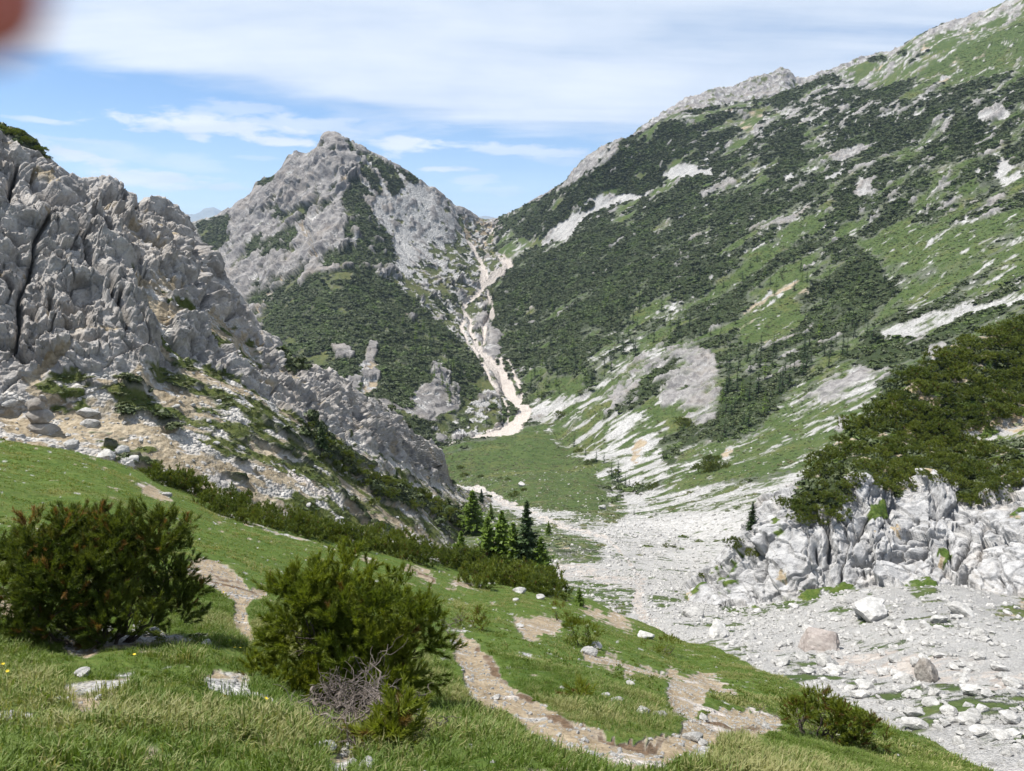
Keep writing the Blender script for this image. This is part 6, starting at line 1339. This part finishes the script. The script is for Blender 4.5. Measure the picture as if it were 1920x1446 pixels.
# countless smaller stones
def rubble(name, label, S, wf, tmin, tmax, size, over, seed, dx, protos=STN, mn=0.4, box=(-100, 300, 2000, 1560)):
    i, rng = sheet_verts(S, wf, tmin, tmax, lambda t: np.clip(over * (dx * t / (size * FPX)) ** 2, 0, 1), seed, box)
    P = S.P.reshape(-1, 3)[i]; n = len(i); s = size * (mn + 1.6 * rng.random(n) ** 4)
    rot = np.stack([0.5 * rng.normal(size=n), 0.5 * rng.normal(size=n), 6.28 * rng.random(n)], -1)
    scatter(name, label, 'stones', protos, P, rot, np.stack([s, s, s], -1), np.zeros(n)); return n
ws = lambda W_: np.clip(W_[:, 1] + W_[:, 5], 0, 1) * 0.9 + 0.12 * W_[:, 2]
print('rubble', rubble('rubble', 'white limestone rubble covering the near scree', S_VAL, ws, 14, 110, 0.30, 1.7, 801, 1.8, mn=0.25),
      rubble('rubble', 'pale stones of the scree bowl further down the valley', S_VAL, ws, 110, 420, 0.6, 0.5, 802, 1.8),
      rubble('rubble', 'broken stones on the slope under the left cliff', S_LEFT, lambda W_: np.clip(W_[:, 1] + 0.6 * W_[:, 4] + .15 * W_[:, 2], 0, 1), 60, 330, 0.45, 0.28, 803, 1.55),
      rubble('gravel', 'small gravel on the footpath and bare patches', S_MEAD, lambda W_: np.clip(W_[:, 1] + 0.7 * W_[:, 4] + .7 * W_[:, 5], 0, 1), 2, 60, 0.035, 1.0, 804, 2.3),
      rubble('gravel', 'single white stones lying in the meadow grass', S_MEAD, lambda W_: W_[:, 2] * 0.02, 3, 60, 0.07, 0.6, 805, 2.3))
# ================================================================ a few yellow flowers
M_YEL = plain_mat('yellow_petals', (0.65, 0.48, 0.02), (0.85, 0.66, 0.05), 20.0, 0.6, 0.05)
mb = MB()
for k in range(7):
    a = k * 6.283 / 7; u = np.array([math.cos(a), math.sin(a), 0.25]) * 0.62; v = np.array([-math.sin(a), math.cos(a), 0]) * 0.005
    mb.add([(0, 0, 0), tuple(u * 0.014 - v), tuple(u * 0.024), tuple(u * 0.014 + v)], [[0, 1, 2], [0, 2, 3]])
FL_H = mb.mesh('petals', M_YEL); mb = MB(); mb.tube([(0, 0, -0.16), (0.005, 0, -0.08), (0, 0, 0)], [0.002, 0.0018, 0.0015], 4); FL_S = mb.mesh('stem', M_GRASS)
for k, (x, y) in enumerate([(48,1222),(254,1249),(10,1270),(18,1285),(440,1232),(452,1232),(423,1338),(500,1340),(360,1295),(420,1118),(410,1116)]):
    p = hit(S_MEAD, x, y + 8)[0]
    o = bpy.data.objects.new('yellow_flower', None); COL.objects.link(o); o.location = (p[0], p[1], p[2] + 0.15); o.rotation_euler = (0.3 * RNG.normal(), 0.3 * RNG.normal(), 0); o.empty_display_size = 0.05
    tag(o, 'small yellow flower open in the foreground grass', 'flower', 'yellow flowers in the meadow')
    link('blossom', FL_H, o); link('stem', FL_S, o)
# ================================================================ fingertip over the corner of the lens, far out of focus
M_SKIN, t = new_mat('skin')
g = t.node('ShaderNodeNewGeometry')
c = t.mix(t.remap(t.noise(g.outputs['Position'], 900.0, 3), 0.35, 0.65), (0.42, 0.105, 0.07), (0.50, 0.135, 0.09))
b = t.node('ShaderNodeBsdfPrincipled'); t.l.new(c, b.inputs['Base Color']); b.inputs['Roughness'].default_value = 0.55
o = t.node('ShaderNodeOutputMaterial'); t.l.new(b.outputs[0], o.inputs[0])
FD = 0.040
tip = ray(34, 40) * FD
ax = unit(ray(-560, -330) * FD * 1.02 - tip)
prof = [(0.0, 0.0), (0.0006, 0.0022), (0.0018, 0.0038), (0.0036, 0.0052), (0.0065, 0.0064), (0.011, 0.0071), (0.017, 0.0074), (0.023, 0.0078), (0.027, 0.0081), (0.034, 0.0078), (0.045, 0.0084)]
side = unit(np.cross(ax, [0, 0, 1.0])); up_ = np.cross(side, ax); k = 28; V = []; an = np.arange(k) * 2 * math.pi / k
for d_, r_ in prof:
    V += [tip + ax * d_ + r_ * (side * math.cos(a) + up_ * math.sin(a) * 0.86) for a in an]
V = np.array(V); i = np.arange(len(V)).reshape(-1, k); j = np.roll(i, -1, 1)
F = np.stack([i[:-1], j[:-1], j[1:], i[1:]], -1).reshape(-1, 4)
o = link('fingertip', new_mesh('fingertip', V, F, M_SKIN)); tag(o, 'blurred reddish fingertip reaching into the upper left corner', 'finger')
N_ = []; 
for d_ in np.linspace(0.001, 0.011, 7):
    r_ = np.interp(d_, [q[0] for q in prof], [q[1] for q in prof])
    N_ += [tip + ax * (d_ - 0.0005) + (r_ + 0.0003) * (side * math.cos(a) + up_ * math.sin(a) * 0.86) for a in np.linspace(0.9, 2.24, 9)]
i = np.arange(63).reshape(7, 9)
link('nail', new_mesh('nail', np.array(N_), np.stack([i[:-1, :-1], i[:-1, 1:], i[1:, 1:], i[1:, :-1]], -1).reshape(-1, 4), M_SKIN), o)

# ================================================================ the air itself
zmin, zmax = -600.0, 1500.0
m, t = new_mat('haze')
v = t.node('ShaderNodeVolumePrincipled'); v.inputs['Color'].default_value = (0.62, 0.76, 1.0, 1); v.inputs['Density'].default_value = 0.00005; v.inputs['Anisotropy'].default_value = 0.15
o = t.node('ShaderNodeOutputMaterial'); t.l.new(v.outputs[0], o.inputs['Volume'])
allP = np.concatenate([S.reshape(-1, 3) for S in [s.P for s in (S_MID, S_VAL, S_LEFT, S_OUT, S_MEAD)]])
zlo = min(o_.bound_box[0][2] for o_ in COL.objects if o_.type == 'MESH' and o_.get('kind') == 'structure')
zhi = max(o_.bound_box[1][2] for o_ in COL.objects if o_.type == 'MESH' and o_.get('kind') == 'structure')
X0, X1, Y0, Y1, Z0, Z1 = -9500, 9500, -300, 22000, zlo - 1.0, zhi + 60
V = [(x, y, z) for x in (X0, X1) for y in (Y0, Y1) for z in (Z0, Z1)]
F = [[0, 1, 3, 2], [4, 6, 7, 5], [0, 4, 5, 1], [2, 3, 7, 6], [0, 2, 6, 4], [1, 5, 7, 3]]
HZ = link('haze', new_mesh('haze', V, F, m, False)); tag(HZ, 'thin blue summer haze filling the valley air', 'haze', kind='stuff')
